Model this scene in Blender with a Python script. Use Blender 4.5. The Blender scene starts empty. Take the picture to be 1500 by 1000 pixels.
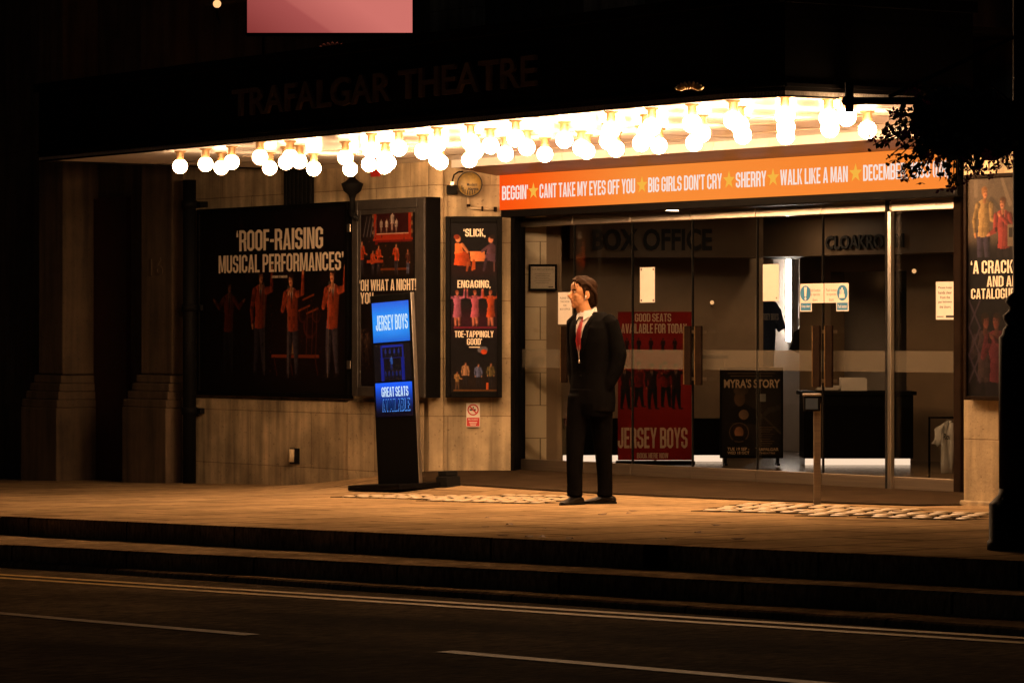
import bpy, bmesh, math, random
import numpy as np
from mathutils import Matrix, Vector
R = math.radians
random.seed(7); rng = np.random.default_rng(5)
sc = bpy.context.scene
COL = sc.collection

# ------------------------------------------------------------------ camera
# world: x along the facade, y into the building, z up; origin under the man
F = 5000.0; _h = math.hypot(3765, F); S = 3765/_h; C = F/_h
CAMZ = 1.338; MX, MY = .626, 27.2
FRONT = math.atan2(C, S)                      # z-rotation of things that face the camera's street corner
def toW(X, Y): return ((X-MX)*S-(Y-MY)*C, (X-MX)*C+(Y-MY)*S)
cam = bpy.data.cameras.new('camera'); camo = bpy.data.objects.new('camera', cam); COL.objects.link(camo)
cx, cy = toW(0, 0)
camo.location = (cx, cy, CAMZ); camo.rotation_euler = (R(90), 0, FRONT)
cam.sensor_width = 36; cam.lens = F/1500*36; cam.shift_y = -8/1500
cam.clip_start = .5; cam.clip_end = 500
sc.camera = camo

# ------------------------------------------------------------------ world, light, exposure
w = bpy.data.worlds.new("World"); sc.world = w; w.use_nodes = True
sky = w.node_tree.nodes.new('ShaderNodeTexSky'); sky.sky_type = 'NISHITA'; sky.sun_disc = False
sky.sun_elevation = R(28); sky.sun_rotation = R(-140)
bg = w.node_tree.nodes['Background']; bg.inputs['Strength'].default_value = .00035
w.node_tree.links.new(sky.outputs[0], bg.inputs[0])
sun = bpy.data.lights.new('street_glow', 'SUN'); sun.energy = .014; sun.angle = R(12); sun.color = (.75, .85, 1)
so = bpy.data.objects.new('street_glow', sun); COL.objects.link(so); so.rotation_euler = (R(62), 0, R(40))
sc.view_settings.view_transform = 'Standard'; sc.view_settings.look = 'None'
sc.view_settings.exposure = 0; sc.view_settings.gamma = 1
sc.render.engine = 'CYCLES'
sc.cycles.use_denoising = True
try: sc.cycles.denoiser = 'OPENIMAGEDENOISE'
except Exception: pass
sc.cycles.max_bounces = 8; sc.cycles.transparent_max_bounces = 16; sc.cycles.diffuse_bounces = 4
sc.cycles.sample_clamp_indirect = 6; sc.cycles.caustics_reflective = False; sc.cycles.caustics_refractive = False
sc.cycles.use_light_tree = True
BULB = 150.0

# ------------------------------------------------------------------ measuring helpers
def pl(u, v, n):                              # image ray meets the wall plane y = n
    k = (u-750)/F; Y = (n+MX*C+MY*S)/(k*C+S)
    return toW(k*Y, Y)[0], CAMZ-(v-492)/F*Y
def D(u, n): return pl(u, 0, n)[0]
def fr(u, v, Y):                              # image ray at depth Y
    d, n = toW((u-750)/F*Y, Y); return Vector((d, n, CAMZ-(v-492)/F*Y))
def zp(u, v, z):
    Y = (CAMZ-z)*F/(v-492); return toW((u-750)/F*Y, Y)
GS = .0237
def smooth(a, b, x):
    t = min(1, max(0, (x-a)/(b-a))); return t*t*(3-2*t)
FLOOR = .022
def gz(d, n):
    dd = max(-22, min(14, d)); z = GS*dd
    k = smooth(.7, 2.5, n)*smooth(-7.6, -5.4, d)*(1-smooth(1.5, 4.5, d))
    return z*(1-k)+FLOOR*k

# ------------------------------------------------------------------ materials
MATS = {}
def lin(c): return tuple((x/255/12.92 if x/255 <= .04045 else ((x/255+.055)/1.055)**2.4) for x in c)
def mat(name, col, rough=.6, metal=0, var=.25, scale=8, bump=.0, bscale=60, spec=.5, col2=None, brick=None, streak=0, coat=0, stretch=(1, 1, 1), bdist=.008, patch=None):
    m = bpy.data.materials.new(name); m.use_nodes = True; nt = m.node_tree; N = nt.nodes; L = nt.links
    p = N['Principled BSDF']; p.inputs['Roughness'].default_value = rough; p.inputs['Metallic'].default_value = metal
    p.inputs['Specular IOR Level'].default_value = spec
    if coat: p.inputs['Coat Weight'].default_value = coat; p.inputs['Coat Roughness'].default_value = .08
    tc = N.new('ShaderNodeTexCoord'); mp = N.new('ShaderNodeMapping'); mp.inputs['Scale'].default_value = stretch
    L.new(tc.outputs['Object'], mp.inputs[0])
    nz = N.new('ShaderNodeTexNoise'); nz.inputs['Scale'].default_value = scale; nz.inputs['Detail'].default_value = 6
    nz.inputs['Roughness'].default_value = .65
    L.new(mp.outputs[0], nz.inputs[0])
    ramp = N.new('ShaderNodeValToRGB'); ramp.color_ramp.elements[0].position = .3; ramp.color_ramp.elements[1].position = .72
    c2 = col2 or tuple(x*(1-var) for x in col)
    c1 = col if col2 else tuple(min(1, x*(1+var*.5)) for x in col)
    ramp.color_ramp.elements[0].color = (*c2, 1); ramp.color_ramp.elements[1].color = (*c1, 1)
    L.new(nz.outputs[0], ramp.inputs[0]); out = ramp.outputs[0]; hb = None
    if streak:
        m2 = N.new('ShaderNodeMapping'); m2.inputs['Scale'].default_value = (9, 9, .7); L.new(tc.outputs['Object'], m2.inputs[0])
        n2 = N.new('ShaderNodeTexNoise'); n2.inputs['Scale'].default_value = 1; n2.inputs['Detail'].default_value = 5; L.new(m2.outputs[0], n2.inputs[0])
        r2 = N.new('ShaderNodeValToRGB'); r2.color_ramp.elements[0].position = .32; r2.color_ramp.elements[1].position = .6
        r2.color_ramp.elements[0].color = (1-streak,)*3+(1,); r2.color_ramp.elements[1].color = (1, 1, 1, 1)
        L.new(n2.outputs[0], r2.inputs[0])
        mx = N.new('ShaderNodeMix'); mx.data_type = 'RGBA'; mx.blend_type = 'MULTIPLY'; mx.inputs[0].default_value = 1
        L.new(out, mx.inputs[6]); L.new(r2.outputs[0], mx.inputs[7]); out = mx.outputs[2]
        # specks and pits
        n3 = N.new('ShaderNodeTexNoise'); n3.inputs['Scale'].default_value = 38; n3.inputs['Detail'].default_value = 2; L.new(tc.outputs['Object'], n3.inputs[0])
        r3 = N.new('ShaderNodeValToRGB'); r3.color_ramp.elements[0].position = .27; r3.color_ramp.elements[1].position = .36
        r3.color_ramp.elements[0].color = (.45, .4, .36, 1); r3.color_ramp.elements[1].color = (1, 1, 1, 1); L.new(n3.outputs[0], r3.inputs[0])
        my = N.new('ShaderNodeMix'); my.data_type = 'RGBA'; my.blend_type = 'MULTIPLY'; my.inputs[0].default_value = .8
        L.new(out, my.inputs[6]); L.new(r3.outputs[0], my.inputs[7]); out = my.outputs[2]
    if brick:
        bw, bh, mort, mc, axis = brick
        sp = N.new('ShaderNodeSeparateXYZ'); cb = N.new('ShaderNodeCombineXYZ'); L.new(tc.outputs['Object'], sp.inputs[0])
        if axis == 'wall':
            ad = N.new('ShaderNodeMath'); ad.operation = 'ADD'; L.new(sp.outputs[0], ad.inputs[0]); L.new(sp.outputs[1], ad.inputs[1])
            L.new(ad.outputs[0], cb.inputs[0]); L.new(sp.outputs[2], cb.inputs[1])
        else:                                   # paving: courses run from kerb to wall
            L.new(sp.outputs[1], cb.inputs[0]); L.new(sp.outputs[0], cb.inputs[1])
        bt = N.new('ShaderNodeTexBrick'); L.new(cb.outputs[0], bt.inputs[0]); bt.inputs['Scale'].default_value = 1
        bt.inputs['Brick Width'].default_value = bw; bt.inputs['Row Height'].default_value = bh
        bt.inputs['Mortar Size'].default_value = mort; bt.inputs['Mortar Smooth'].default_value = .3
        bt.inputs['Color1'].default_value = (1, 1, 1, 1); bt.inputs['Color2'].default_value = (.88, .86, .84, 1)
        bt.inputs['Mortar'].default_value = (*mc, 1); bt.inputs['Bias'].default_value = -.1
        mz = N.new('ShaderNodeMix'); mz.data_type = 'RGBA'; mz.blend_type = 'MULTIPLY'; mz.inputs[0].default_value = 1
        L.new(out, mz.inputs[6]); L.new(bt.outputs[0], mz.inputs[7]); out = mz.outputs[2]
        hb = bt.outputs['Fac']
    if patch:                                   # broad wear and staining
        sx_, sy_, lo_ = patch; m4 = N.new('ShaderNodeMapping'); m4.inputs['Scale'].default_value = (sx_, sy_, 1); L.new(tc.outputs['Object'], m4.inputs[0])
        n4 = N.new('ShaderNodeTexNoise'); n4.inputs['Scale'].default_value = 1; n4.inputs['Detail'].default_value = 5; L.new(m4.outputs[0], n4.inputs[0])
        r4 = N.new('ShaderNodeValToRGB'); r4.color_ramp.elements[0].position = .36; r4.color_ramp.elements[1].position = .64
        r4.color_ramp.elements[0].color = (lo_,)*3+(1,); r4.color_ramp.elements[1].color = (1, 1, 1, 1); L.new(n4.outputs[0], r4.inputs[0])
        m5 = N.new('ShaderNodeMix'); m5.data_type = 'RGBA'; m5.blend_type = 'MULTIPLY'; m5.inputs[0].default_value = 1
        L.new(out, m5.inputs[6]); L.new(r4.outputs[0], m5.inputs[7]); out = m5.outputs[2]
    L.new(out, p.inputs['Base Color'])
    if bump or hb:
        nb = N.new('ShaderNodeTexNoise'); nb.inputs['Scale'].default_value = bscale; nb.inputs['Detail'].default_value = 4; L.new(mp.outputs[0], nb.inputs[0])
        b1 = N.new('ShaderNodeBump'); b1.inputs['Strength'].default_value = bump or .05; b1.inputs['Distance'].default_value = bdist
        L.new(nb.outputs[0], b1.inputs['Height'])
        if hb:
            b2 = N.new('ShaderNodeBump'); b2.invert = True; b2.inputs['Strength'].default_value = .6; b2.inputs['Distance'].default_value = .01
            L.new(hb, b2.inputs['Height']); L.new(b1.outputs[0], b2.inputs['Normal']); L.new(b2.outputs[0], p.inputs['Normal'])
        else: L.new(b1.outputs[0], p.inputs['Normal'])
    MATS[name] = m; return m
def emis(name, col, strength):
    m = bpy.data.materials.new(name); m.use_nodes = True; nt = m.node_tree
    nt.nodes.remove(nt.nodes['Principled BSDF']); e = nt.nodes.new('ShaderNodeEmission')
    e.inputs[0].default_value = (*col, 1); e.inputs[1].default_value = strength
    nt.links.new(e.outputs[0], nt.nodes['Material Output'].inputs[0]); return m
def attr_mat(name, emit=0, rough=.6, spec=.08, gain=1):
    m = bpy.data.materials.new(name); m.use_nodes = True; nt = m.node_tree; N = nt.nodes; L = nt.links
    a = N.new('ShaderNodeAttribute'); a.attribute_name = 'Col'; p = N['Principled BSDF']
    p.inputs['Roughness'].default_value = rough; p.inputs['Specular IOR Level'].default_value = spec
    if emit:
        p.inputs['Base Color'].default_value = (.01, .01, .012, 1)
        L.new(a.outputs[0], p.inputs['Emission Color']); p.inputs['Emission Strength'].default_value = emit
    else: L.new(a.outputs[0], p.inputs['Base Color'])
    return m

M = {}
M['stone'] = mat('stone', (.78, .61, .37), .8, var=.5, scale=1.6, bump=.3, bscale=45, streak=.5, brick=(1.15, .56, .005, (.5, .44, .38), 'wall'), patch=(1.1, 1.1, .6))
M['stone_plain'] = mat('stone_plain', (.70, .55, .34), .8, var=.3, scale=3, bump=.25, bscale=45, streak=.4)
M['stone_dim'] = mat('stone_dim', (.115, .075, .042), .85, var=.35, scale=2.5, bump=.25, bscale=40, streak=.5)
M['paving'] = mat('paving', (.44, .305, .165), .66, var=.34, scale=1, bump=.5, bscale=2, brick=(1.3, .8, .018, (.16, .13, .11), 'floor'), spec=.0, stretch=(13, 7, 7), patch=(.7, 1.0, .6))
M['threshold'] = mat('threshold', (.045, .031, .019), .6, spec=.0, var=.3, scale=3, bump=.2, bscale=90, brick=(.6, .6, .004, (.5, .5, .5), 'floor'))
M['granite'] = mat('granite', (.36, .25, .14), .7, var=.75, scale=1, bump=.7, bscale=2, stretch=(34, 12, 12), patch=(1.2, 2, .5), spec=.0, brick=(9, 1.55, .012, (.15, .13, .12), 'floor'))
M['asphalt'] = mat('asphalt', (.20, .14, .078), 1.0, var=.6, scale=1, bump=.8, bscale=1, spec=.003, col2=(.020, .014, .008), bdist=.012, stretch=(30, 9, 9), patch=(.5, 1.4, .35))
M['yellow'] = mat('yellow_paint', (.58, .37, .10), .7, spec=.1, var=.45, scale=9, bump=.2, bscale=60, bdist=.002)
M['white_line'] = mat('white_paint_worn', (.34, .25, .15), .7, spec=.1, var=.45, scale=9, bump=.2, bscale=60, bdist=.002)
M['black'] = mat('black_paint', (.0045, .0042, .0042), .5, var=.3, scale=6, bump=.05, bscale=60, spec=.03)
M['fascia'] = mat('fascia_black', (.0045, .004, .004), .7, var=.4, scale=3, spec=.04)
M['black_soft'] = mat('black_matt', (.006, .0055, .005), .85, var=.3, scale=6, spec=.2)
M['bronze'] = mat('dark_bronze', (.014, .008, .005), .6, metal=.0, spec=.02, var=.4, scale=5, bump=.05)
M['beam'] = mat('brown_beam', (.22, .105, .05), .5, var=.4, scale=4, stretch=(.3, 1, 3), bump=.1, bscale=30)
M['soffit'] = mat('gloss_white_panel', (.80, .77, .74), .22, var=.10, scale=1.5, spec=.6, bump=.03, bscale=9)
M['steel'] = mat('brushed_steel', (.62, .55, .47), .34, metal=1, var=.2, scale=6, stretch=(.2, 1, 9), bump=.03)
M['steel_dark'] = mat('dull_steel', (.30, .24, .18), .42, metal=.9, var=.25, scale=6, stretch=(.2, 1, 9), bump=.03)
M['silver'] = mat('silver_trim', (.75, .72, .68), .28, metal=1, var=.1, scale=5)
M['brass'] = mat('old_brass', (.26, .16, .07), .4, metal=.6, var=.4, scale=25, bump=.1)
M['paper'] = mat('paper', (.80, .74, .67), .7, var=.05, scale=12)
M['ink'] = mat('printed_ink', (.03, .025, .022), .7, var=.1)
M['grey_ink'] = mat('grey_ink', (.16, .13, .11), .7, var=.1)
M['cream'] = mat('cream_lettering', (.82, .70, .55), .5, var=.08, scale=30)
M['blue'] = mat('blue_print', (.02, .20, .42), .5, var=.1)
M['red'] = mat('red_print', (.55, .03, .025), .5, var=.15)
M['marble'] = mat('marble', (.80, .68, .50), .35, var=.12, scale=2, spec=.5)
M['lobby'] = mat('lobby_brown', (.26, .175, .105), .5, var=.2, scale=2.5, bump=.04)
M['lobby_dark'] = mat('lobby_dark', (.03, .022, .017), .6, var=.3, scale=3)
M['lobby_floor'] = mat('lobby_floor', (.16, .115, .075), .22, var=.35, scale=2, brick=(.6, .6, .003, (.6, .6, .6), 'floor'))
M['lobby_white'] = mat('lobby_white', (.8, .72, .66), .6, var=.06)
M['skin'] = mat('skin', (.58, .27, .12), .5, var=.16, scale=14, spec=.4)
M['hair'] = mat('brown_hair', (.020, .009, .004), .7, spec=.05, var=.6, scale=26, stretch=(.35, 1, 2.2), bump=.7, bscale=55)
M['suit'] = mat('black_suit', (.0045, .0042, .0042), .9, var=.25, scale=12, bump=.25, bscale=300, spec=.01)
M['shirt'] = mat('white_shirt', (.62, .59, .57), .75, var=.06, scale=20, bump=.1)
M['tie'] = mat('red_tie', (.42, .02, .02), .45, col2=(.13, .008, .012), scale=34, stretch=(1, 1, .5))
M['shoe'] = mat('black_leather', (.006, .0045, .004), .4, spec=.2, var=.2)
M['leaf'] = mat('leaf_green', (.03, .045, .018), .6, var=.5, scale=20)
M['petal'] = mat('petunia_petal', (.42, .03, .16), .6, var=.5, scale=20)
M['gilt'] = mat('gilt', (.55, .36, .13), .4, metal=.7, var=.6, scale=30, bump=.3)
M['navy'] = mat('navy_cloth', (.018, .03, .07), .85, var=.2, scale=8, bump=.2, bscale=200)
M['white_cloth'] = mat('white_cloth', (.62, .62, .62), .85, var=.12, scale=8, bump=.2, bscale=60)
M['pink_cloth'] = mat('pink_cloth', (.34, .13, .13), .85, var=.15, scale=8)
M['cast_iron'] = mat('cast_iron_black', (.004, .004, .004), .7, var=.3, scale=10, bump=.1, spec=.12)
M['dash_gap'] = mat('light_dash_gap', (.03, .021, .013), .8, var=.4, spec=.0)  # dark plates, the gaps between the painted light dashes
M['lens'] = mat('light_dash_pale', (.60, .46, .28), .35, var=.2, scale=9, spec=.8)  # pale colour stands in for mirrored light on the pavement
M['print'] = attr_mat('printed_picture')
M['bulb'] = emis('bulb_light', (1, .56, .27), BULB)
M['warm_strip'] = emis('warm_strip_light', (1, .72, .52), 1.5)
M['tube'] = emis('white_tube_light', (1, .86, .74), 110.0)
M['down'] = emis('lobby_fill_lamp', (1, .68, .42), 110.0)
M['spot'] = emis('lamp_reflection_glow', (1, .50, .20), 1.3)
M['sign_text'] = emis('lit_sign_lettering', (1, .80, .70), .95)
M['sign_star'] = emis('lit_sign_star', (1, .50, .06), .92)
M['screen_text'] = emis('lit_screen_lettering', (.62, .82, 1), .95)
M['screen'] = attr_mat('lit_screen', emit=1.0, rough=.2)
def _sign():
    m = mat('lit_orange_panel', (.02, .008, .004), .6, spec=.06); N = m.node_tree.nodes; L = m.node_tree.links; p = N['Principled BSDF']
    tc = N.new('ShaderNodeTexCoord'); s = N.new('ShaderNodeSeparateXYZ'); L.new(tc.outputs['Generated'], s.inputs[0])
    r = N.new('ShaderNodeValToRGB'); r.color_ramp.elements[0].color = (.97, .075, .003, 1); r.color_ramp.elements[0].position = 0
    r.color_ramp.elements[1].color = (.94, .265, .036, 1); r.color_ramp.elements[1].position = .34
    e = r.color_ramp.elements.new(.08); e.color = (.97, .11, .005, 1)
    e = r.color_ramp.elements.new(.75); e.color = (.94, .24, .028, 1)
    L.new(s.outputs[0], r.inputs[0]); L.new(r.outputs[0], p.inputs['Emission Color']); p.inputs['Emission Strength'].default_value = .95
    return m
M['orange'] = _sign()
def _pink():
    m = mat('lit_pink_panel', (.02, .01, .01), .6, spec=.1); N = m.node_tree.nodes; L = m.node_tree.links; p = N['Principled BSDF']
    tc = N.new('ShaderNodeTexCoord'); s = N.new('ShaderNodeSeparateXYZ'); L.new(tc.outputs['Generated'], s.inputs[0])
    a = N.new('ShaderNodeMath'); a.operation = 'MULTIPLY_ADD'; a.inputs[1].default_value = 1.6; L.new(s.outputs[2], a.inputs[0]); L.new(s.outputs[0], a.inputs[2])
    r = N.new('ShaderNodeValToRGB'); E = r.color_ramp.elements
    E[0].color = (.30, .048, .042, 1); E[0].position = 0; E[1].color = (.80, .215, .18, 1); E[1].position = .9
    e = E.new(.5); e.color = (.50, .105, .095, 1); e = E.new(.53); e.color = (.59, .14, .12, 1)
    nz = N.new('ShaderNodeTexNoise'); nz.inputs['Scale'].default_value = 40
    L.new(a.outputs[0], r.inputs[0]); L.new(r.outputs[0], p.inputs['Emission Color']); p.inputs['Emission Strength'].default_value = .78
    return m
M['pink'] = _pink()
def _glass(name, tint, refl, frost=0):
    m = bpy.data.materials.new(name); m.use_nodes = True; nt = m.node_tree; N = nt.nodes; L = nt.links
    N.remove(N['Principled BSDF']); o = N['Material Output']
    t = N.new('ShaderNodeBsdfTransparent'); t.inputs[0].default_value = (*tint, 1)
    g = N.new('ShaderNodeBsdfGlossy'); g.inputs['Roughness'].default_value = .015
    f = N.new('ShaderNodeLayerWeight'); f.inputs[0].default_value = .5
    pw = N.new('ShaderNodeMath'); pw.operation = 'POWER'; pw.inputs[1].default_value = 5; L.new(f.outputs['Facing'], pw.inputs[0])
    mu = N.new('ShaderNodeMath'); mu.operation = 'MULTIPLY_ADD'; mu.inputs[1].default_value = .95*refl; mu.inputs[2].default_value = .05*refl; L.new(pw.outputs[0], mu.inputs[0])
    mx = N.new('ShaderNodeMixShader'); L.new(mu.outputs[0], mx.inputs[0]); L.new(t.outputs[0], mx.inputs[1]); L.new(g.outputs[0], mx.inputs[2])
    last = mx
    if frost:
        d = N.new('ShaderNodeBsdfDiffuse'); d.inputs[0].default_value = (.75, .66, .52, 1)
        nz = N.new('ShaderNodeTexNoise'); nz.inputs['Scale'].default_value = 25
        m2 = N.new('ShaderNodeMixShader'); m2.inputs[0].default_value = frost
        L.new(mx.outputs[0], m2.inputs[1]); L.new(d.outputs[0], m2.inputs[2]); last = m2
    L.new(last.outputs[0], o.inputs[0]); return m
M['glass'] = _glass('door_glass', (.86, .86, .84), 1.0)
M['frost'] = _glass('frosted_glass', (.8, .8, .78), .5, .075)
M['dark_glass'] = mat('dark_glass', (.01, .01, .012), .06, var=.1, spec=.6)
def _marble():
    m = M['marble']; N = m.node_tree.nodes; L = m.node_tree.links; p = N['Principled BSDF']
    src = p.inputs['Base Color'].links[0].from_socket
    tc = N.new('ShaderNodeTexCoord'); mp = N.new('ShaderNodeMapping'); mp.inputs['Rotation'].default_value = (0, R(35), R(20)); L.new(tc.outputs['Object'], mp.inputs[0])
    wv = N.new('ShaderNodeTexWave'); wv.inputs['Scale'].default_value = .55; wv.inputs['Distortion'].default_value = 9; wv.inputs['Detail'].default_value = 4; wv.inputs['Detail Scale'].default_value = 1.6
    L.new(mp.outputs[0], wv.inputs[0])
    r = N.new('ShaderNodeValToRGB'); r.color_ramp.elements[0].position = .0; r.color_ramp.elements[0].color = (.42, .36, .28, 1)
    r.color_ramp.elements[1].position = .10; r.color_ramp.elements[1].color = (1, 1, 1, 1); L.new(wv.outputs['Fac'], r.inputs[0])
    mx = N.new('ShaderNodeMix'); mx.data_type = 'RGBA'; mx.blend_type = 'MULTIPLY'; mx.inputs[0].default_value = .8
    L.new(src, mx.inputs[6]); L.new(r.outputs[0], mx.inputs[7])
    sp = N.new('ShaderNodeSeparateXYZ'); cb = N.new('ShaderNodeCombineXYZ'); L.new(tc.outputs['Object'], sp.inputs[0])
    L.new(sp.outputs[0], cb.inputs[0]); L.new(sp.outputs[2], cb.inputs[1])
    bt = N.new('ShaderNodeTexBrick'); L.new(cb.outputs[0], bt.inputs[0]); bt.inputs['Scale'].default_value = 1
    bt.inputs['Brick Width'].default_value = .36; bt.inputs['Row Height'].default_value = .325; bt.inputs['Mortar Size'].default_value = .004; bt.offset = .5
    bt.inputs['Color1'].default_value = (1, 1, 1, 1); bt.inputs['Color2'].default_value = (.86, .84, .82, 1); bt.inputs['Mortar'].default_value = (.3, .26, .2, 1)
    m2 = N.new('ShaderNodeMix'); m2.data_type = 'RGBA'; m2.blend_type = 'MULTIPLY'; m2.inputs[0].default_value = 1
    L.new(mx.outputs[2], m2.inputs[6]); L.new(bt.outputs[0], m2.inputs[7]); L.new(m2.outputs[2], p.inputs['Base Color'])
_marble()

# ------------------------------------------------------------------ object helpers
WM = {}
def tag(o, label=None, cat=None, group=None, kind=None):
    if label: o['label'] = label
    if cat: o['category'] = cat
    if group: o['group'] = group
    if kind: o['kind'] = kind
    return o
def thing(name, label, cat, loc=(0, 0, 0), rot=(0, 0, 0), group=None):
    o = bpy.data.objects.new(name, None); COL.objects.link(o); o.location = loc; o.rotation_euler = rot; o.empty_display_size = .1
    WM[o] = Matrix.Translation(Vector(loc)) @ bpy_euler(rot); tag(o, label, cat, group); return o
def bpy_euler(rot):
    from mathutils import Euler
    return Euler(rot).to_matrix().to_4x4()
def link(name, me, parent=None):
    o = bpy.data.objects.new(name, me); COL.objects.link(o)
    if parent is not None: o.parent = parent; WM[o] = WM[parent]
    else: WM[o] = Matrix.Identity(4)
    return o
class MB:
    def __init__(s): s.v = []; s.f = []; s.sm = []
    def poly(s, pts, sm=False):
        i = len(s.v); s.v += [tuple(p) for p in pts]; s.f.append(tuple(range(i, i+len(pts)))); s.sm.append(sm); return s
    def hexa(s, p):                             # 8 points: bottom 4 ccw, top 4 ccw
        i = len(s.v); s.v += [tuple(q) for q in p]
        for f in ((3, 2, 1, 0), (4, 5, 6, 7), (0, 1, 5, 4), (1, 2, 6, 5), (2, 3, 7, 6), (3, 0, 4, 7)): s.f.append(tuple(i+k for k in f)); s.sm.append(False)
        return s
    def box(s, x0, x1, y0, y1, z0, z1):
        return s.hexa([(x0, y0, z0), (x1, y0, z0), (x1, y1, z0), (x0, y1, z0), (x0, y0, z1), (x1, y0, z1), (x1, y1, z1), (x0, y1, z1)])
    def slab(s, p, q, t, z0, z1):               # vertical wall from plan point p to q, thickness t to the left of p->q
        p = Vector(p); q = Vector(q); n = Vector((-(q-p).y, (q-p).x)).normalized()*t
        a = [p, q, q+n, p+n]; return s.hexa([(*k, z0) for k in a]+[(*k, z1) for k in a])
    def prism(s, pts, z0, z1):                  # plan polygon ccw
        n = len(pts); s.poly([(*p, z0) for p in reversed(pts)]); s.poly([(*p, z1) for p in pts])
        for i in range(n): a, b = pts[i], pts[(i+1) % n]; s.poly([(*a, z0), (*b, z0), (*b, z1), (*a, z1)])
        return s
    def rings(s, rs, sm=True, caps=True):
        n = len(rs[0]); i0 = len(s.v)
        for r in rs: s.v += [tuple(p) for p in r]
        for k in range(len(rs)-1):
            for j in range(n):
                a = i0+k*n+j; b = i0+k*n+(j+1) % n; s.f.append((a, b, b+n, a+n)); s.sm.append(sm)
        if caps:
            s.f.append(tuple(i0+j for j in reversed(range(n)))); s.sm.append(False)
            s.f.append(tuple(i0+(len(rs)-1)*n+j for j in range(n))); s.sm.append(False)
        return s
    def tube(s, pts, r, n=10, sm=True):
        pts = [Vector(p) for p in pts]; rr = r if isinstance(r, (list, tuple)) else [r]*len(pts); rs = []; up = None
        for i, p in enumerate(pts):
            t = (pts[min(i+1, len(pts)-1)]-pts[max(i-1, 0)]).normalized()
            if up is None: up = Vector((0, 0, 1)) if abs(t.z) < .9 else Vector((1, 0, 0))
            a = t.cross(up).normalized(); b = a.cross(t).normalized(); up = b
            rs.append([p+(a*math.cos(k)+b*math.sin(k))*rr[i] for k in [2*math.pi*j/n for j in range(n)]])
        return s.rings(rs, sm)
    def lathe(s, prof, c=(0, 0, 0), n=24, sm=True):
        return s.rings([[(c[0]+r*math.cos(2*math.pi*j/n), c[1]+r*math.sin(2*math.pi*j/n), c[2]+z) for j in range(n)] for r, z in prof], sm)
    def ell(s, c, rad, n=14, m=9, rot=None):
        rs = []
        for i in range(m):
            t = math.pi*(i+.02)/(m-1+.04); rs.append([(rad[0]*math.sin(t)*math.cos(2*math.pi*j/n), rad[1]*math.sin(t)*math.sin(2*math.pi*j/n), -rad[2]*math.cos(t)) for j in range(n)])
        rs = [[Vector(c)+(rot @ Vector(p) if rot else Vector(p)) for p in r] for r in rs]
        return s.rings(rs)
    def build(s, name, m, parent=None, local=False, bevel=0):
        if parent is not None and not local:
            inv = WM[parent].inverted(); vs = [tuple(inv @ Vector(p)) for p in s.v]
        else: vs = s.v
        me = bpy.data.meshes.new(name); me.from_pydata(vs, [], s.f); me.polygons.foreach_set('use_smooth', s.sm)
        me.materials.append(m); me.update()
        o = link(name, me, parent)
        if bevel:
            b = o.modifiers.new('bevel', 'BEVEL'); b.width = bevel; b.segments = 2; b.limit_method = 'ANGLE'; b.angle_limit = R(40)
        return o
def ngon_disc(mb, c, r, y0, y1, n=28, rz=None):   # disc facing -y
    rz = rz or r
    return mb.rings([[(c[0]+r*math.cos(2*math.pi*j/n), y, c[1]+rz*math.sin(2*math.pi*j/n)) for j in range(n)] for y in (y1, y0)], sm=False)

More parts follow.
